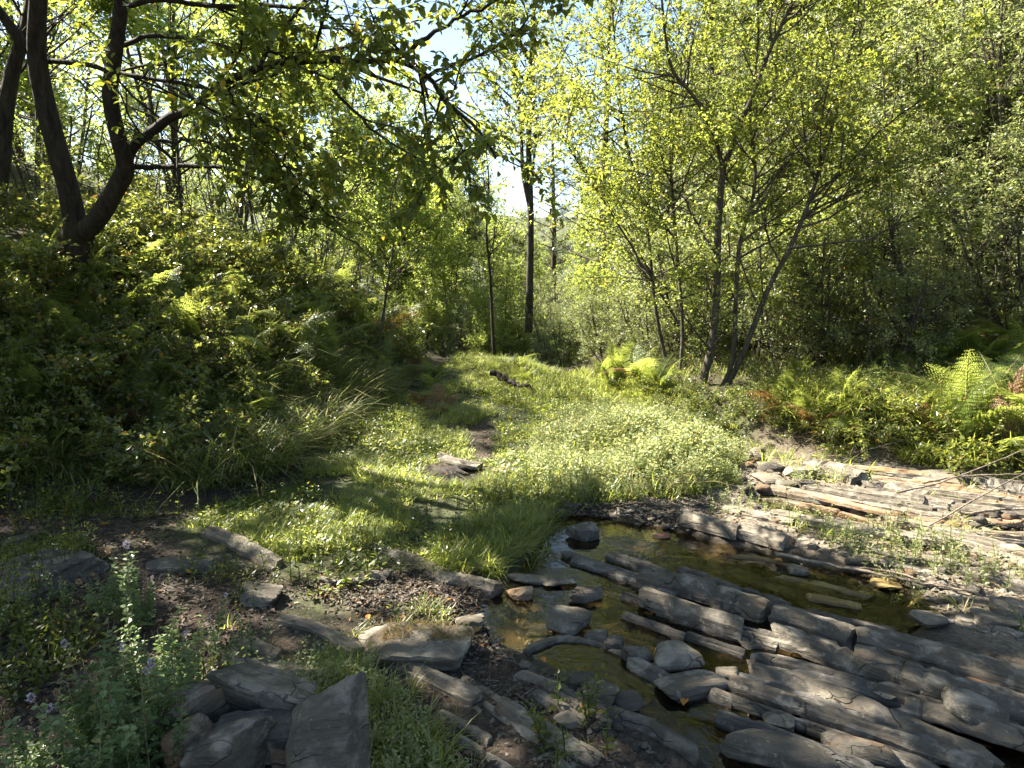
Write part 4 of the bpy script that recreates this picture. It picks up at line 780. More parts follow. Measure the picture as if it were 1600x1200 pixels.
#==PART4==
# ------------------------------------------------------------------ background woodland
def arr_of(me):
    n = len(me.vertices); co = np.zeros(n * 3); me.vertices.foreach_get('co', co); rn = np.zeros(n); me.attributes['rnd'].data.foreach_get('value', rn); return co.reshape(-1, 3), rn
KIT_ARR = {}
def plant_kit(kit, name, label, cat, x, y, rz, sc, group=None, share=None, dz=-.05, mat=None):
    """a copy of a kit; when share is given, twigs are thinner where the sun is seen to come through"""
    o = tag(obj(name, None, None, place_on(x, y, dz), (0, 0, rz), sc), label, cat, group)
    obj('trunk', kit['trunk'], o); me = kit['crown']; br = kit['branches']
    if share is not None:
        if me.name not in KIT_ARR: KIT_ARR[me.name] = arr_of(me)
        co, rn = KIT_ARR[me.name]; c, s_ = math.cos(rz), math.sin(rz); Wd = co[::4] * sc; Wd = np.stack([Wd[:, 0] * c - Wd[:, 1] * s_, Wd[:, 0] * s_ + Wd[:, 1] * c, Wd[:, 2]], 1) + np.array(o.location)
        rg = np.random.default_rng(int(abs(x * 100) + abs(y * 10))); m = lit_at(Wd); k = ~m | (rg.random(len(m)) < share)
        near_ = math.hypot(x, y) < 9.5 and share < .1
        if m.mean() > .5 or near_:
            idx = np.nonzero(k)[0]; V = co.reshape(-1, 4, 3)[idx].reshape(-1, 3); me = mesh_np('crown', V, np.arange(len(V)).reshape(-1, 4)[:, [0, 3, 2, 1]], me.materials[0], False, None, {'rnd': rn.reshape(-1, 4)[idx].ravel()})
        if m.mean() > .5 and 'tree' in kit:
            W = Parts(); by = {}; lw = [q for q in kit['tree'].L if q[2] in (1, 2)]; mid = np.array([q[0][len(q[0]) // 2] for q in lw]) * sc; mid = np.stack([mid[:, 0] * c - mid[:, 1] * s_, mid[:, 0] * s_ + mid[:, 1] * c, mid[:, 2]], 1) + np.array(o.location); ml = lit_at(mid)
            for q, a in zip(lw, ml):
                if not a or rg.random() < (.55 if q[2] == 1 else .12): by.setdefault((len(q[0]), q[2]), []).append(q)
            for (n_, l_), q in by.items(): tubes(W, np.array([a for a, _, _ in q]), np.array([b for _, b, _ in q]), 4 if l_ == 1 else 3)
            if W.n: br = W.mesh('branches', M[kit['bark']], True)
    tag(obj('branches', br, o), kind='stuff'); tag(obj('crown', me, o), kind='stuff'); return o
rg = np.random.default_rng(55)
LT = [(-5.4, 11.6, 1, .95), (-6.4, 9.6, 0, .9), (-6.6, 14.0, 0, 1), (-8.2, 12.4, 1, 1.1), (-3.6, 13.6, 0, .8), (-11, 11, 0, 1), (-3.4, 17.5, 1, 1), (-6.4, 16.5, 0, 1.1), (-10, 16, 1, 1.2),
      (-14, 15, 0, 1.2), (-4.6, 22, 0, 1), (-8.6, 22, 1, 1.2), (-13, 21, 0, 1.3), (-2.4, 25, 0, .85), (-6.5, 29, 1, 1.2), (-12, 29, 0, 1.3), (-19, 25, 1, 1.3), (-9.0, 6.2, 0, .9), (-11, 7.6, 1, 1), (-1.8, 21, 0, .62), (-13, 4.0, 1, 1), (-8.5, 3.6, 0, .8), (-5.9, 6.3, 0, 1.15), (-6.0, 3.8, 0, 1.0), (-9.5, 13.5, 0, 1.1), (-6.8, 19, 0, 1.2), (-12, 18, 1, 1.3)]
for i, (x, y, k, sc) in enumerate(LT):
    plant_kit(KT[k], 'woodland_tree', 'slender backlit yellow green tree on the slope behind the forked tree', 'tree', x, y, rg.random() * 6.28, sc * rg.uniform(.9, 1.1), 'backlit trees behind the forked tree', .07)
MT = [(1.8, 20, 0, .5), (.4, 30, 2, .7), (3.4, 24, 1, .8), (-.6, 38, 0, .8), (4.2, 31, 0, 1), (2.2, 42, 2, .7), (-3.5, 40, 2, 1.2), (-5.5, 46, 0, 1.4), (5.8, 38, 1, 1.3), (.2, 52, 1, .7), (2.6, 15.5, 1, .55), (-.4, 12.6, 1, .34), (.9, 13.6, 3, .38), (-1.6, 13.4, 1, .42), (1.9, 12.4, 3, .36), (2.9, 11.6, 3, .45), (-.2, 16, 1, .5), (1.0, 17.5, 3, .55), (3.6, 10.6, 3, .42)]
for i, (x, y, k, sc) in enumerate(MT):
    plant_kit(KT[k], 'woodland_tree', 'low leafy tree in the hollow beyond the end of the path', 'tree', x, y, rg.random() * 6.28, sc * .75 * rg.uniform(.9, 1.1), 'trees in the hollow beyond the path', None)
rg2 = np.random.default_rng(5)
for i in range(46):
    a = -.62 + 1.35 * (i + rg2.random()) / 46; d = rg2.uniform(45, 95) if abs(a - .07) > .06 else rg2.uniform(70, 110); k = [0, 2, 1, 3][i % 4]
    plant_kit(KT[k], 'distant_tree', 'distant leafy tree closing the valley behind everything else', 'tree', d * math.sin(a), d * math.cos(a), rg2.random() * 6.28, rg2.uniform(1.2, 1.9) if abs(a - .07) > .06 else .9, 'distant trees closing the valley', None)
MT2 = [(-2.6, 14.5, 0, .75), (-1.6, 17, 1, .7), (-.9, 20, 0, .75), (-3.0, 20, 0, 1), (-1.2, 27, 2, 1.0), (-3.6, 27, 0, 1.1), (.6, 25, 1, .7), (1.2, 36, 0, .8), (3.0, 28, 1, .9), (-2.4, 33, 0, 1.2)]
for i, (x, y, k, sc) in enumerate(MT2):
    plant_kit(KT[k], 'woodland_tree', 'light green tree standing left of the tall twin stemmed tree', 'tree', x, y, rg2.random() * 6.28, sc * .68, 'light green trees left of the tall tree', .12)
RT = [(5.0, 9.0, 3, .55), (6.2, 8.4, 3, .7), (4.6, 11, 3, .75), (6.6, 10.5, 3, .9), (8.4, 9.4, 3, .9), (5.6, 13, 2, .75), (8.0, 13, 3, 1.1), (10.5, 11, 2, .9), (4.2, 14.5, 3, .85), (6.4, 16.5, 2, .9), (9.5, 17, 3, 1.2), (13, 14, 2, 1.2),
      (5.0, 20, 3, 1.0), (8.0, 21, 2, 1.1), (12, 20, 3, 1.3), (16, 17, 2, 1.3), (6.5, 26, 2, 1.2), (11, 27, 3, 1.5), (17, 25, 2, 1.5), (9, 35, 2, 1.5), (16, 36, 2, 1.6), (8.2, 7.0, 3, .7), (10.5, 7.6, 3, .9)]
for i, (x, y, k, sc) in enumerate(RT):
    k = 2 if x > 8 and i % 2 == 0 else k
    plant_kit(KT[k], 'hillside_tree', 'grey green willow like tree on the steep far hillside' if k == 3 else 'dark leafy tree on the steep far hillside', 'tree', x, y, rg.random() * 6.28, sc * rg.uniform(.9, 1.1),
              'grey green trees on the far hillside' if k == 3 else 'dark trees on the far hillside', None)
for i, (x, y, k, sc, lab) in enumerate([(3.0, 24, 0, 1.0, 'tall pine with open boughs just right of the sky gap'), (5.4, 20, 1, .85, 'dark pine rising behind the left stems of the yellow tree'), (8.4, 22, 0, 1.1, 'broad dark pine behind the top of the yellow tree'),
                                        (10.6, 20, 1, 1.0, 'dark pine between yellow tree and far hillside'), (15, 24, 0, 1.2, 'pine at the top of the far hillside'), (2.0, 34, 1, .8, 'distant pine beside the sky gap'), (-16, 34, 0, 1.2, 'pine far up the slope on the left'), (14, 13, 1, 1.0, 'pine near the upper right corner')]):
    plant_kit(KP[k], 'pine_tree', lab, 'pine tree', x, y, rg.random() * 6.28, sc)
# ------------------------------------------------------------------ shrubs
KS = [woodland_tree(140, 2.4, 8, .40, .03, .056, .027, 58, 'leaf_grey', 'bark_grey', (6, 7.5, 10), lean=.55, r0=.018),
      woodland_tree(141, 2.2, 7, .42, .05, .05, .032, 60, 'leaf_dark', 'bark_grey', (5.5, 7, 9), lean=.6, r0=.018),
      woodland_tree(142, 2.0, 7, .42, .05, .045, .03, 56, 'leaf_back', 'bark_grey', (5.5, 7, 9), lean=.5, r0=.016)]
print('shrubs', [k['n'] for k in KS])
def shrubs(pts, label, group, share=.5, kinds=(0,)):
    for i, (x, y, sc) in enumerate(pts):
        plant_kit(KS[kinds[i % len(kinds)]], 'shrub', label, 'shrub', x, y, rg.random() * 6.28, sc * rg.uniform(.85, 1.15), group, share)
shrubs([(2.0, 9.4, .5), (1.4, 9.9, .42), (2.7, 8.9, .5), (3.3, 8.3, .5), (4.1, 7.6, .55), (1.0, 11.6, .5), (2.6, 9.8, .75), (3.2, 8.9, .7), (4.0, 8.4, .85), (4.8, 7.7, .8), (5.6, 7.2, .9), (6.4, 6.6, .9), (7.3, 6.0, .9), (3.4, 10.4, .9), (4.4, 9.6, 1), (5.6, 8.8, 1), (6.8, 8.0, 1), (8.0, 7.2, 1.1), (2.4, 11, .9), (3.6, 12, 1.1), (7.4, 9.6, 1.2), (9.0, 8.4, 1.2), (5.0, 11.6, 1.2), (8.6, 5.6, .9), (6.2, 11.5, 1.3)],
       'grey green willow shrub at the foot of the far hillside', 'willow shrubs at the foot of the far hillside', None, (0, 0, 1))
shrubs([(3.0 + 1.15 * i + .5 * ((i * 7) % 3), 9.8 + .2 * i - .55 * j + 1.6 * j, .95 + .14 * j + .12 * ((i + j) % 3)) for i in range(8) for j in range(5)],
       'grey green willow bush higher up the far hillside', 'willow bushes up the far hillside', None, (0, 0, 2))
shrubs([(.7, 13.2, .5), (1.5, 12.4, .6), (2.2, 13.6, .75), (.2, 15.2, .65), (1.2, 16, .8), (2.8, 15.6, .9), (-.6, 17.5, .8), (.6, 19, 1), (2.2, 18.5, 1), (-1.6, 15.5, .7), (-2.0, 18.5, .9), (1.5, 11.2, .45), (-1.2, 13.2, .45), (-2.2, 13.8, .6), (-3.0, 15.5, .8), (1.6, 23, 1.2), (-.2, 24, 1.1), (3.6, 19, 1.1)],
       'bushy grey green shrub in the hollow past the crest of the path', 'shrubs in the hollow past the path', None, (0, 2, 1))
shrubs([(-2.9, 9.8, .55), (-3.6, 10.6, .7), (-2.7, 11.6, .6), (-4.4, 9.0, .6), (-5.4, 8.4, .7), (-6.4, 7.8, .7), (-7.6, 7.2, .8), (-4.8, 11.5, .8), (-6.2, 10.8, .9), (-3.2, 13, .8), (-7.6, 9.8, .9), (-9, 8, .9), (-9.5, 10.2, 1), (-4.2, 14.8, 1), (-7.2, 14, 1), (-10.5, 13, 1.1), (-5.8, 18.5, 1.2), (-9.4, 18.5, 1.2), (-2.6, 8.6, .35)],
       'leafy shrub on the slope behind the forked tree', 'shrubs on the slope behind the forked tree', .15, (2, 2, 1))
# ------------------------------------------------------------------ ferns: each a crown of separate fronds
def frond(seed, brown=False, arch=.9):
    rg = np.random.default_rng(seed); P = Parts(); n = 22; t = np.linspace(0, 1, n); L = 1.0
    a = R(72) - arch * R(78) * t ** 1.25; dx = np.cos(a); dz = np.sin(a); x = np.concatenate([[0], np.cumsum((dx[1:] + dx[:-1]) / 2)]) / (n - 1); z = np.concatenate([[0], np.cumsum((dz[1:] + dz[:-1]) / 2)]) / (n - 1)
    y = .05 * np.sin(t * 2.2) * rg.normal(0, 1); pts = np.stack([x, y, z], 1); tubes(P, pts, .006 * (1 - .8 * t), 3, 1, .3)
    pos, ax, nr, ln = [], [], [], []
    for i in range(5, n * 2 - 1):
        tt = i / (n * 2); f = tt * (n - 1); j = min(int(f), n - 2); p = pts[j] + (pts[j + 1] - pts[j]) * (f - j); tg = unit(pts[j + 1] - pts[j]); up = unit(np.cross([0, 1., 0], tg)) * -1
        up = up if up[2] > 0 else -up; Lp = .36 * (1 - tt) ** .75 * min(1, (tt - .08) * 6 + .35) * rg.uniform(.85, 1.12); 
        if Lp < .01: continue
        for sgn in (-1, 1):
            if i % 2 == (sgn > 0): continue
            d = unit(np.array([0, sgn, 0]) * 1.0 + tg * .42 - up * rg.uniform(.0, .3) + rg.normal(0, .05, 3)); m = max(3, int(Lp / .020)); q = np.linspace(.06, 1, m)
            side = unit(np.cross(up, d)); c = p + d * (q * Lp)[:, None] - up * (q[:, None] ** 2 * Lp * .15)
            for s2 in (-1, 1):
                pos.append(c); ax.append(side * s2 + d * .55 - up * .12 + rg.normal(0, .06, (m, 3))); nr.append(np.tile(up, (m, 1)) + rg.normal(0, .1, (m, 3))); ln.append(.20 * Lp * (1.08 - q) + .012)
    leaves(P, np.concatenate(pos), np.concatenate(ax), np.concatenate(nr), np.concatenate(ln), np.concatenate(ln) * .42 + .002, False, rg=rg, rnd=np.clip(rg.normal(.5, .12, sum(map(len, pos))), 0, 1))
    return P.mesh('frond', [M['fern_brown'] if brown else M['fern'], M['dry']])
FR = [frond(300 + i, False, [.8, 1.0, 1.15, .9, 1.25, .7][i]) for i in range(6)]; FB = [frond(320 + i, True, [1.2, 1.5, 1.35][i]) for i in range(3)]
def fern(x, y, label, group, size, n, rg, brown=False, z=None, ahead=None):
    o = tag(obj('fern', None, None, place_on(x, y, -.02) if z is None else (x, y, z), (rg.normal(0, .08), rg.normal(0, .08), rg.random() * 6.28)), label, 'fern', group)
    for k in range(n):
        m = (FB if brown or rg.random() < .07 else FR); me = m[int(rg.integers(len(m)))]; s_ = size * rg.uniform(.65, 1.1)
        obj('frond', me, o, (rg.normal(0, .03), rg.normal(0, .03), rg.uniform(0, .12) * size), (rg.normal(0, .32), rg.normal(.05, .3), k * 6.28 / n + rg.normal(0, .35)), (s_, s_ * rg.uniform(.65, 1.1), s_ * rg.uniform(.8, 1.1)))
    return o
def px_pts(poly, n, rg, dmin=.0):
    p = region_pts(poly, n * 3, rg); out = []
    for u, v in p:
        g = G(u, v)
        if all((g[0] - q[0]) ** 2 + (g[1] - q[1]) ** 2 > dmin ** 2 for q in out): out.append(g)
        if len(out) >= n: break
    return out
rg = np.random.default_rng(66)
def ferns(poly, n, label, group, size, fn=(4, 7), brown=False, dmin=.22):
    for g in px_pts(poly, n, rg, dmin): fern(g[0], g[1], label, group, size * rg.uniform(.7, 1.15), int(rg.integers(*fn)), rg, brown)
ferns([(400, 450), (590, 470), (640, 570), (560, 620), (440, 570), (380, 500)], 42, 'fresh green bracken on the sunlit shoulder of the left bank', 'bracken on the sunlit shoulder', .85, (5, 8))
ferns([(-60, 430), (380, 450), (470, 620), (380, 700), (200, 690), (-60, 640)], 64, 'dark green fern in the shade of the left bank', 'ferns in the shade of the left bank', .68)
ferns([(-40, 400), (420, 405), (560, 430), (520, 470), (-40, 450)], 22, 'fern growing along the top of the left bank', 'ferns along the top of the left bank', .65)
ferns([(600, 560), (690, 580), (700, 600), (620, 610)], 5, 'low fern at the rim of the sunlit path', 'low ferns at the rim of the path', .4)
for (u, v, sz) in [(955, 606, .75), (1000, 604, .8), (1030, 612, .6)]:
    g = G(u, v); fern(g[0], g[1], 'bright yellow green fern left of the yellow tree stems', 'bright ferns by the yellow tree', sz, 7, rg)
for (u, v, sz) in [(800, 575, .45), (822, 592, .3)]:
    g = G(u, v); fern(g[0], g[1], 'small bright fern at the crest of the grassy path', 'small ferns at the crest', sz, 6, rg)
ferns([(1480, 560), (1700, 540), (1720, 730), (1560, 740), (1450, 700)], 26, 'large green fern under the right picture edge trees', 'ferns on the right side of the far bank', .8, (5, 9))
ferns([(1180, 600), (1460, 590), (1470, 670), (1240, 665)], 24, 'green fern in the mixed growth of the far bank', 'ferns in the growth of the far bank', .55)
ferns([(640, 555), (720, 640), (690, 660), (600, 600)], 5, 'red brown withered bracken beside the path', 'withered bracken beside the path', .38, (3, 5), True)
ferns([(1190, 640), (1330, 650), (1300, 690), (1200, 680)], 5, 'rust brown bracken on the far bank below the yellow tree', 'rusty bracken on the far bank', .45, (3, 6), True)
ferns([(1530, 590), (1600, 600), (1590, 650), (1520, 640)], 3, 'orange bracken under the green ferns at the right', 'orange bracken at the right', .5, (3, 6), True)
ferns([(380, 700), (450, 690), (440, 740), (400, 740)], 2, 'orange brown dead fern at the foot of the left bank', 'dead ferns at the foot of the left bank', .3, (3, 5), True)
# ------------------------------------------------------------------ brambles
def bramble(seed, canes, L, leaf, per_m, mat, up=-.10, lean=1.1):
    t = Tree(seed); rg = t.rg
    for k in range(canes):
        a = rg.random() * 6.28; t.add(*limb(rg, rg.normal(0, .05, 3) * [1, 1, 0], (math.cos(a) * lean, math.sin(a) * lean, rg.uniform(.8, 2.2)), L * rg.uniform(.5, 1.1), .004, .0015, 9, .12, up), 0)
    t.grow(0, 1, 7, .35, (30, 70), .15, .12, -.03, .08, .3, 4, .5)
    P = Parts(); t.wood(P, [0, 1], 3); F = Parts(); n = t.foliage(F, 0, per_m, leaf, leaf * .68, True, .0, 1.0, jit=.01) + t.foliage(F, 1, per_m * 1.3, leaf, leaf * .68, True, .0, 1.0, jit=.012)
    return dict(stems=P.mesh('stems', M['dry'], True), crown=F.mesh('leaves', M[mat]), n=n)
KB = [bramble(400, 14, 1.0, .05, 60, 'bramble'), bramble(401, 12, .8, .042, 70, 'bramble'), bramble(402, 16, 1.1, .055, 50, 'bramble'), bramble(403, 16, .6, .035, 90, 'leaf_near', -.04, .7), bramble(404, 14, .7, .04, 80, 'leaf_dark', -.05, .8)]
print('brambles', [k['n'] for k in KB])
def brambles(poly, n, label, group, sc, kinds, dmin=.2, name='bramble', cat='bramble'):
    for g in px_pts(poly, n, rg, dmin):
        k = KB[kinds[int(rg.integers(len(kinds)))]]; o = tag(obj(name, None, None, place_on(g[0], g[1], -.03), (0, 0, rg.random() * 6.28), sc * rg.uniform(.7, 1.25)), label, cat, group); tag(obj('stems', k['stems'], o), kind='stuff'); tag(obj('leaves', k['crown'], o), kind='stuff')
brambles([(-80, 400), (300, 400), (520, 450), (600, 600), (520, 650), (430, 740), (330, 760), (150, 740), (-80, 700)], 80, 'dark bramble tangle on the steep left bank', 'brambles on the left bank', .75, (0, 1, 2))
brambles([(100, 330), (600, 400), (700, 560), (620, 590), (380, 470), (100, 400)], 46, 'leafy undergrowth plant along the crest of the left bank', 'undergrowth along the crest of the left bank', .9, (3, 4, 2), .25, 'undergrowth_plant', 'plant')
brambles([(1180, 610), (1440, 600), (1700, 640), (1700, 740), (1500, 735), (1380, 700), (1230, 680)], 55, 'leafy plant in the thick growth on the far bank', 'leafy plants on the far bank', .62, (3, 4, 0), .2, 'undergrowth_plant', 'plant')
brambles([(1000, 600), (1190, 640), (1190, 690), (1120, 680), (1010, 640)], 16, 'low bushy plant round the foot of the yellow tree', 'plants round the foot of the yellow tree', .5, (3, 4), .2, 'undergrowth_plant', 'plant')
#==PART5==
# ------------------------------------------------------------------ grass and other ground cover: past counting
def replicate(variants, pos, yaw, sc, rg, tilt=None):
    """variants: list of (V, [F..], rnd); returns one Parts"""
    P = Parts(); pick = rg.integers(len(variants), size=len(pos))
    for k, (V, F, A) in enumerate(variants):
        q = np.nonzero(pick == k)[0]
        if not len(q): continue
        c, s_ = np.cos(yaw[q])[:, None], np.sin(yaw[q])[:, None]; X = V[None, :, 0] * c - V[None, :, 1] * s_; Y = V[None, :, 0] * s_ + V[None, :, 1] * c
        W = np.stack([X, Y, np.broadcast_to(V[None, :, 2], X.shape)], -1) * sc[q][:, None, None]
        if tilt is not None: W[..., 0] += W[..., 2] * tilt[q, 0][:, None]; W[..., 1] += W[..., 2] * tilt[q, 1][:, None]
        W += pos[q][:, None]; nv = len(V); off = (np.arange(len(q)) * nv)[:, None, None]
        Fs = [(f[None] + off).reshape(-1, f.shape[1]) for f in F]
        A2 = np.clip(A[None] * .6 + rg.random((len(q), 1)) * .4, 0, 1); P.add(W.reshape(-1, 3), Fs, A2.ravel())
    return P
def ground_pts(poly, n, rg, clump=None, cs=2.0, thr=0.0, inv=None):
    def b(p):
        w = sstep(.02, -.16, polysdf(p, poly) + .16 * n2(p[:, 0], p[:, 1], 3, 2, 77))
        if clump: w = w * sstep(thr - .25, thr + .25, n2(p[:, 0], p[:, 1], cs, 3, clump))
        if inv is not None:
            for q in inv: w = w * sstep(-.02, .12, polysdf(p, q))
        return w
    p = region_pts(poly, n, rg, b); return np.stack([p[:, 0], p[:, 1], H(p[:, 0], p[:, 1]) - .004], 1)
def variants(fn, k, seed):
    out = []
    for i in range(k):
        P = Parts(); fn(P, np.random.default_rng(seed + i)); V, F, A, _ = P.arrays(); out.append((V, F, A))
    return out
def cover(name, label, cat, mat, vs, pts, smin, smax, seed, tilt=.15, edge=None):
    rg = np.random.default_rng(seed); n = len(pts); tl = rg.normal(0, tilt, (n, 2)); hv = np.clip(.5 + .8 * n2(pts[:, 0], pts[:, 1], 1.8, 2, seed * 1.7) + rg.normal(0, .22, n), 0, 1)
    sz = smin + (smax - smin) * hv
    if edge is not None: sz = sz * (.3 + .7 * sstep(0, .5, -polysdf(pts[:, :2], edge)))
    P = replicate(vs, pts, rg.random(n) * 6.28, sz, rg, tl); return tag(obj(name, P.mesh(name, M[mat])), label, cat, kind='stuff')
short = variants(lambda P, r: tuft_blades(P, r, 11, .075, .035, .0042, .9, 2, lean=.55), 6, 10)
midg = variants(lambda P, r: tuft_blades(P, r, 14, .16, .04, .006, 1.0, 3, lean=.5), 6, 20)
longg = variants(lambda P, r: tuft_blades(P, r, 15, .42, .06, .008, 1.15, 3, lean=.45), 6, 30)
def rosette(P, r):
    n = 7; a = r.random(n) * 6.28; ax = np.stack([np.cos(a), np.sin(a), r.uniform(.1, .8, n)], 1); p = ax * [.012, .012, .02] + [0, 0, .01]; leaves(P, p + ax * .012, ax, np.tile([0, 0, 1.], (n, 1)) + r.normal(0, .3, (n, 3)), r.uniform(.018, .038, n), r.uniform(.012, .02, n), False, rg=r)
ros = variants(rosette, 6, 40)
def herb(hgt, pairs, lf, flower=True):
    def f(P, r):
        b = r.normal(0, .12, 2); pts = np.array([[0, 0, 0], [b[0] * hgt * .4, b[1] * hgt * .4, hgt * .5], [b[0] * hgt, b[1] * hgt, hgt]]); tubes(P, pts, np.array([.0028, .002, .0012]), 3, 0, .3)
        m = pairs * 2; t = np.repeat(np.linspace(.12, .96, pairs), 2); c = np.stack([np.interp(t, [0, .5, 1], pts[:, i]) for i in range(3)], 1); a = np.repeat(np.arange(pairs) * 1.571 + r.random() * 3, 2) + np.tile([0, 3.14], pairs) + r.normal(0, .3, m)
        ax = np.stack([np.cos(a), np.sin(a), r.uniform(-.1, .7, m)], 1); L = lf * (1.15 - .65 * t) * r.uniform(.7, 1.2, m); leaves(P, c, ax, np.tile([0, 0, 1.], (m, 1)) + r.normal(0, .25, (m, 3)), L, L * .58, False, rg=r)
        q = r.integers(pairs * 2, size=pairs); a = r.random(pairs) * 6.28; ax = np.stack([np.cos(a), np.sin(a), r.uniform(.2, 1.4, pairs)], 1); leaves(P, c[q] + ax * .02, ax, r.normal(0, 1, (pairs, 3)) + [0, 0, 1], lf * .5, lf * .25, False, rg=r)
    return f
herbs = variants(herb(.22, 7, .044), 8, 50); lowherb = variants(herb(.12, 5, .032), 6, 70)
PATHBARE = BARE
LITTER = FP([(-300, 780), (200, 790), (330, 800), (300, 860), (420, 880), (500, 960), (600, 970), (700, 930), (780, 960), (830, 1030), (960, 1090), (1050, 1200), (960, 1290), (830, 1250), (740, 1110), (620, 1030), (440, 990), (380, 1080), (240, 1300), (-300, 1300)])
HERB = FP([(800, 690), (850, 660), (960, 640), (1100, 660), (1180, 700), (1165, 765), (1060, 785), (980, 790), (880, 790), (820, 760)])
SLOPE = FP([(-400, 780), (0, 775), (200, 770), (330, 770), (440, 745), (560, 640), (640, 590), (600, 500), (500, 470), (300, 520), (0, 500), (-400, 500)])
SL = np.array([G(*p)[:2] for p in [(-250, 790), (0, 780), (200, 775), (330, 772), (440, 745), (520, 680), (560, 640), (640, 590), (600, 520), (500, 500), (300, 560), (150, 600), (0, 600), (-250, 600)]])
SLB = np.array([G(*p)[:2] for p in [(-250, 790), (0, 780), (200, 775), (330, 772), (440, 745), (520, 680), (480, 640), (300, 660), (150, 670), (0, 670), (-250, 680)]])
BANK = FP([(1160, 700), (1230, 672), (1400, 670), (1560, 690), (1700, 700), (1650, 745), (1450, 735), (1300, 716), (1210, 703)])
rg = np.random.default_rng(99)
cover('grass', 'short bright turf over the path and the flat ground', 'grass', 'grass', short, ground_pts(TURF, 7600, rg, 3, 2.2, -.12, PATHBARE + [HERB]), .7, 1.5, 1)
cover('path_grass', 'sunlit grass on the rise of the path', 'grass', 'grass', midg, ground_pts(FP([(690, 590), (735, 545), (880, 585), (980, 600), (1180, 660), (1180, 700), (960, 645), (840, 650), (770, 620)]), 1500, rg, 5, 1.5, -.3), .5, 1.15, 2)
cover('front_grass', 'shaded grass round the stone heap', 'grass', 'grass', midg, ground_pts(FORE, 150, rg, 7, 3, .25), .4, .95, 3)
cover('shore_grass', 'grass fringing the stream shore', 'grass', 'grass', midg, ground_pts(FP([(640, 860), (790, 800), (870, 790), (845, 860), (790, 915), (700, 905)]), 420, rg, 9, 3, -.1), .5, 1.0, 4)
cover('patch_grass', 'grass in patches between rocks and soil', 'grass', 'grass', midg, ground_pts(LITTER, 380, rg, 11, 2.0, .12), .4, .8, 5)
cover('bank_grass', 'long green grass along the foot of the far bank', 'grass', 'grass', longg, ground_pts(BANK, 900, rg, 13, 1.2, -.3), .45, .95, 6)
cover('bar_grass', 'sparse grass and tufts on the gravel bar', 'grass', 'grass', midg, ground_pts(GRAVEL, 90, rg, 15, 2.2, .25), .5, 1.1, 7)
cover('slope_grass', 'long drooping grass at the foot of the left bank', 'grass', 'grass_long', longg, ground_pts(SL, 2100, rg, 17, 1.0, -.3), .6, 1.4, 8, .25)
cover('slope_foot_grass', 'tangled grass at the foot of the left bank', 'grass', 'grass_long', midg, ground_pts(SLB, 1200, rg, 19, 1.5, -.3), .8, 1.6, 9, .3)
cover('clover', 'small round leaved weeds among the turf', 'ground cover', 'grass', ros, ground_pts(TURF, 5600, rg, 21, 2.6, -.15, PATHBARE), .7, 1.4, 10)
cover('front_weeds', 'small broad leaved weeds round the stone heap', 'ground cover', 'herb', lowherb, ground_pts(FORE, 170, rg, 23, 3, .2), .6, 1.2, 11)
cover('turf_weeds', 'low leafy weeds scattered over the turf', 'ground cover', 'leaf_near', lowherb, ground_pts(TURF, 1900, rg, 25, 1.6, -.05, PATHBARE), .6, 1.3, 12)
cover('flowering_herbs', 'waist high mass of pale flowering herbs by the pool', 'herbs', 'herb', herbs, ground_pts(HERB, 2300, rg, 35, 2.4, -.1), .4, 1.45, 13, .28, HERB)
cover('herb_grass', 'grass mixed into the flowering herbs', 'grass', 'grass', midg, ground_pts(HERB, 420, rg, 37, 2, -.1), .7, 1.5, 45)
cover('tree_foot_grass', 'rough grass round the feet of the yellow tree', 'grass', 'grass_long', midg, ground_pts(FP([(960, 600), (1160, 650), (1250, 665), (1560, 690), (1620, 620), (1300, 560), (1100, 550), (960, 560)]), 1300, rg), .7, 1.6, 46)
cover('herb_floor', 'low pale weeds under and round the flowering herbs', 'ground cover', 'herb', lowherb, ground_pts(HERB, 1500, rg), .6, 1.7, 43)
cover('herb_stalks', 'thin dry stalks standing among the flowering herbs', 'dry stalks', 'dry', longg[:2], ground_pts(HERB, 14, rg), .5, .9, 44)
cover('bar_weeds', 'small pale weeds growing in the gravel', 'ground cover', 'herb', lowherb, ground_pts(GRAVEL, 260, rg, 27, 2.0, .3), .5, 1.2, 14)
cover('bank_weeds', 'low weeds at the foot of the left bank', 'ground cover', 'fern', herbs, ground_pts(SL, 1100, rg, 29, 1.0, -.2), .5, 1.0, 15)
cover('mud_weeds', 'scattered small weeds on the shaded soil', 'ground cover', 'leaf_near', lowherb, ground_pts(LITTER, 640, rg, 31, 2.0, .0), .6, 1.5, 16)
cover('bank_herbs', 'leafy herbs among the growth of the far bank', 'herbs', 'leaf_near', herbs, ground_pts(FP([(1180, 690), (1230, 640), (1480, 620), (1700, 650), (1700, 735), (1450, 725), (1250, 700)]), 1100, rg, 33, 1.0, -.2), .5, 1.1, 17)
cover('dry_stalks', 'dry tan stalks and seed heads on the far bank', 'dry grass', 'dry', longg, ground_pts(FP([(1200, 650), (1460, 630), (1480, 690), (1300, 700), (1180, 690)]), 60, rg), .5, 1.0, 18)
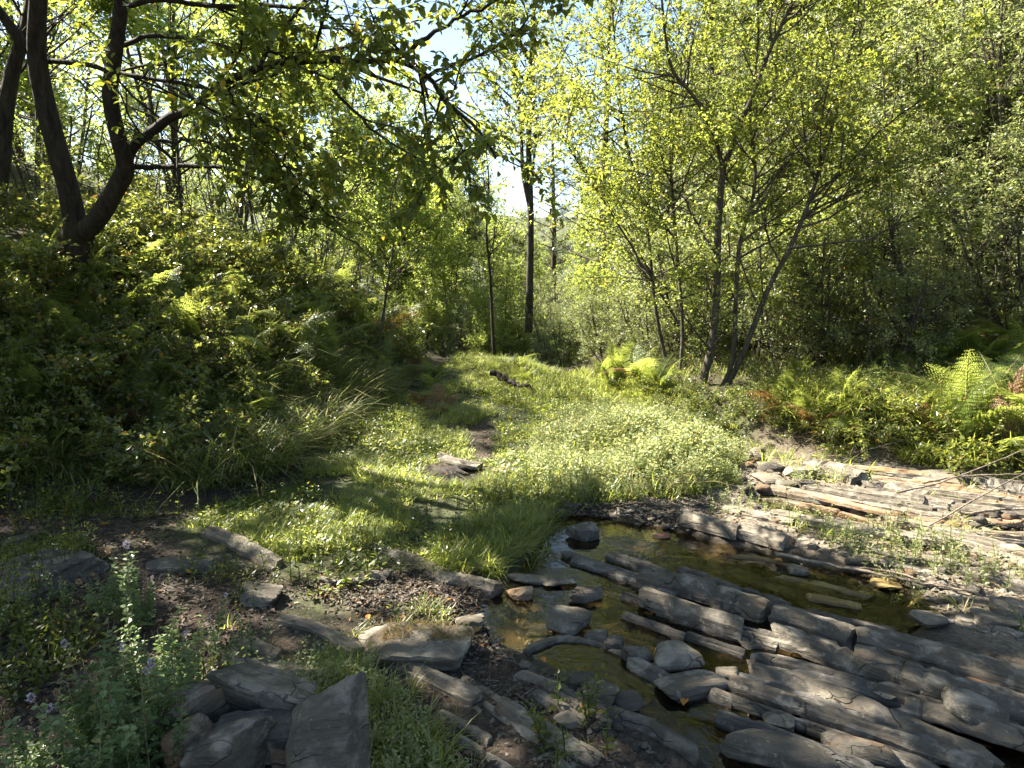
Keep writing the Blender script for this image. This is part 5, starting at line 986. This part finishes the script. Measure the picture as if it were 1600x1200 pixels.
# litter
def dead_leaves(n, poly, seed, s0, s1, name, label, mat='litter', clump=None):
    rg = np.random.default_rng(seed); p = ground_pts(poly, n, rg, clump); P = Parts(); a = rg.random(len(p)) * 6.28; L = rg.uniform(s0, s1, len(p))
    leaves(P, p + [0, 0, .006] + rg.random((len(p), 3)) * [0, 0, .008], np.stack([np.cos(a), np.sin(a), rg.normal(0, .25, len(p))], 1), np.tile([0, 0, 1.], (len(p), 1)) + rg.normal(0, .4, (len(p), 3)), L, L * rg.uniform(.25, .65, len(p)), False, fold=.5, rg=rg)
    return tag(obj(name, P.mesh(name, M[mat])), label, 'leaf litter', kind='stuff')
dead_leaves(3600, FP([(470, 900), (640, 870), (800, 925), (800, 1000), (600, 1005), (470, 965)]), 76, .012, .04, 'ledge_litter', 'dead leaves on the bare soil between turf and rocks')
dead_leaves(14000, LITTER, 71, .012, .042, 'leaf_litter', 'brown dead leaves and bits covering the shaded soil')
dead_leaves(2200, FP([(560, 1080), (720, 1080), (830, 1180), (900, 1290), (560, 1290)]), 72, .015, .045, 'front_leaf_litter', 'dry leaves between the grass and the rib of rock')
dead_leaves(6000, TURF, 73, .012, .035, 'turf_litter', 'dead leaves caught in the turf')
dead_leaves(900, FP([(660, 640), (780, 640), (800, 700), (770, 770), (640, 760)]), 78, .012, .035, 'path_litter', 'dead leaves and crumbs on the trodden path')
dead_leaves(700, RIM, 77, .012, .04, 'rim_litter', 'dead leaves at the rim of the pool')
dead_leaves(1300, GRAVEL, 74, .015, .05, 'bar_litter', 'dry leaves and chaff on the gravel bar', 'dry')
dead_leaves(500, WATER_A, 75, .012, .03, 'sunk_leaves', 'sunken brown leaves on the bed of the pool')
P = Parts(); rg = np.random.default_rng(81)
for poly, n in ((LITTER, 900), (GRAVEL, 260), (TURF, 160)):
    p = ground_pts(poly, n, rg); a = rg.random(n) * 6.28; L = rg.uniform(.03, .16, n)[:, None]; d = np.stack([np.cos(a), np.sin(a), rg.normal(0, .08, n)], 1); s_ = rg.normal(0, .12, (n, 3)) * [1, 1, .2]
    pts = np.stack([p - d * L / 2, p + s_ * L, p + d * L / 2], 1) + [0, 0, .008]; tubes(P, pts, np.tile([.0018, .0022, .001], (n, 1)), 3)
tag(obj('twig_litter', P.mesh('twig_litter', M['wood'])), 'small twigs strewn over soil and gravel', 'twigs', kind='stuff')
# single orange leaves
for (u, v, L, lab, rz) in [(155, 824, .06, 'rust brown fallen leaf near the top of the shaded soil', .4), (577, 973, .05, 'orange fallen leaf in the soil behind the mossy rock', 2), (1066, 1138, .06, 'bright orange leaf floating beside the thick ledge', 1.1),
                           (562, 1178, .05, 'orange leaf in the front grass by the tall slab', .2), (852, 1042, .045, 'copper leaf against the log shaped ledge', 1.9), (1222, 893, .05, 'orange leaf among the sunlit cobbles', 2.6), (185, 896, .05, 'pinkish dead leaf above the mint', 1.0), (1120, 1085, .04, 'brown leaf lying in the shallow brown water', .6)]:
    g = G(u, v); P = Parts(); leaves(P, np.array([[0, 0, 0]]), np.array([[1, 0, .15]]), np.array([[0, .2, 1.]]), L, L * .55, True, fold=.35, rnd=np.array([.9999])); me = P.mesh('fallen_leaf', M['orange'] if 'orange' in M else M['litter'])
    tag(obj('fallen_leaf', me, None, (g[0], g[1], max(g[2], WZ) + .012), (0, 0, rz)), lab, 'leaf')
# ------------------------------------------------------------------ sticks
def stick(pts, r, label, lift=.02, name='fallen_stick', mat='wood', cat='stick', dist=None):
    W = np.array([np.array(G(*p[:2])) + [0, 0, lift + (p[2] if len(p) > 2 else 0)] for p in pts]); W[:, 2] = np.maximum(W[:, 2], WZ + lift); a, b = resample(W, np.linspace(r, r * .35, len(W)), max(10, len(W) * 5)); rg = np.random.default_rng(int(pts[0][0]))
    a = a + rg.normal(0, r * .35, a.shape); c = a.mean(0); P = Parts(); tubes(P, a - c, b * (1 + .15 * vnoise(a * 30)), 7); tag(obj(name, P.mesh(name, M[mat], True), None, c), label, cat)
stick([(770, 600, .10), (792, 606, .06), (812, 612, .03), (838, 616, .02)], .045, 'thick dead branch lying across the sunlit grass at the crest', .05, 'fallen_branch', 'bark_dark', 'branch')
stick([(1222, 775), (1290, 788), (1350, 803), (1420, 812), (1480, 822)], .012, 'long bleached stick over the rivulet', .05)
stick([(1210, 880), (1280, 895), (1370, 912), (1450, 925), (1530, 938)], .012, 'long pale stick along the edge of the golden shallows', .03)
stick([(1300, 890), (1380, 905), (1470, 925), (1600, 955)], .008, 'thin straight stick lying on the gravel bar', .02)
stick([(1310, 1025), (1370, 1045), (1450, 1068), (1560, 1098)], .010, 'curved dark stick tucked beneath the longest ledge', .06)
stick([(1400, 800, .1), (1480, 790, .16), (1560, 780, .26), (1660, 765, .4)], .007, 'stick slanting up over the stream bed at the right', .03)
stick([(1450, 830, .0), (1520, 815, .12), (1600, 800, .25), (1680, 790, .4)], .006, 'grey driftwood stick crossing above the dark slab', .03)
stick([(1500, 812, .0), (1560, 822, .06), (1650, 830, .1)], .012, 'driftwood branch at the right edge of the stream bed', .03)
stick([(1440, 770, .04), (1500, 768, .08), (1600, 772, .12)], .009, 'thin driftwood twig against the squared sunlit stone', .03)
stick([(1280, 800, .02), (1300, 790, .06), (1312, 775, .1)], .006, 'forked twig standing in the rivulet stones', .02)
stick([(1330, 722, .05), (1420, 714, .12), (1500, 712, .2)], .006, 'grey twig leaning over the bank grass', .02)
stick([(560, 735), (600, 752), (636, 768)], .018, 'dark exposed stick across the shaded turf', .02)
stick([(960, 800), (1000, 792), (1060, 800)], .008, 'dark twig at the head of the pool', .02, mat='bark_dark')
stick([(20, 1100), (60, 1078), (110, 1070)], .007, 'dry twig on the soil beside the mint', .01)
# ------------------------------------------------------------------ mint with lilac heads: stems are parts
def mint_stem(seed):
    r = np.random.default_rng(seed); P = Parts(); h = .42; b = r.normal(0, .15, 2); m = 12; t = np.linspace(0, 1, m); pts = np.stack([b[0] * h * t ** 2, b[1] * h * t ** 2, h * t], 1); tubes(P, pts, .0032 * (1 - .6 * t), 5, 1, .3)
    prs = 15
    for k in range(prs):
        q = .10 + .86 * k / prs; c = np.array([np.interp(q, t, pts[:, i]) for i in range(3)])
        for sg in (0, 3.1416):
            a = k * 1.571 + sg + r.normal(0, .2); ax = np.array([[math.cos(a), math.sin(a), r.uniform(-.1, .5)]]); L = .052 * (1.2 - .75 * q) * r.uniform(.8, 1.2); leaves(P, c[None], ax, np.array([[0, 0, 1.]]) + r.normal(0, .2, (1, 3)), L, L * .70, True, rg=r)
            if k < 11:                                      # side shoot with small leaves
                e = c + ax[0] * .03 + [0, 0, .012]; n = 5; a2 = r.random(n) * 6.28; leaves(P, np.tile(e, (n, 1)) + r.normal(0, .004, (n, 3)), np.stack([np.cos(a2), np.sin(a2), r.uniform(.1, .9, n)], 1), np.tile([0, 0, 1.], (n, 1)) + r.normal(0, .3, (n, 3)), .020, .012, True, rg=r)
    return P.mesh('stem', [M['mint'], M['dry']]), pts[-1]
def flower_head(seed, mat='flower'):
    r = np.random.default_rng(seed); P = Parts(); n = 70; d = unit(r.normal(0, 1, (n, 3))); leaves(P, d * [.006, .006, .009], d + [0, 0, .2], r.normal(0, 1, (n, 3)), r.uniform(.004, .009, n), .0035, False, rg=r); return P.mesh('flower_head', M[mat])
MS = [mint_stem(600 + i) for i in range(5)]; FH = [flower_head(650), flower_head(651)]; FC = flower_head(652, 'dry')
def mint(poly, n, label, fl, sc=1.0, tops_=None):
    pts = px_pts(poly, n, rg, .02); c = np.mean(pts, 0); o = thing('mint_plant', label, 'mint plant', (c[0], c[1], float(H(c[0], c[1])[0]))); base = np.array(o.location)
    for i, g in enumerate(pts):
        me, tp = MS[i % 5]; s_ = sc * rg.uniform(.6, 1.1); rz = rg.random() * 6.28; rx, ry = rg.normal(0, .18), rg.normal(0, .18)
        so_ = obj('stem', me, o, g - base, (rx, ry, rz), s_)
        if i < fl + 4:
            f = obj('flower_head', FH[i % 2] if i < fl else FC, so_, tp, None, rg.uniform(.9, 1.4))
mint([(110, 1150), (200, 1080), (300, 1080), (330, 1130), (300, 1240), (120, 1260)], 50, 'bushy mint with lilac flower heads beside the heap of stones', 6, .86)
mint([(20, 1230), (160, 1200), (240, 1300), (200, 1400), (0, 1400)], 26, 'leafy mint at the bottom left corner of the picture', 3, .8)
mint([(170, 960), (230, 950), (240, 1000), (180, 1010)], 9, 'tall loose mint stems on the dark soil behind the main clump', 2, .9)
mint([(0, 960), (120, 935), (180, 960), (120, 1000), (0, 1010)], 18, 'low mint leaves in front of the slate blue rock', 0, .45)
mint([(330, 1010), (400, 1000), (400, 1060), (340, 1060)], 8, 'small mint shoots with two pale heads behind the tawny rock', 3, .5)
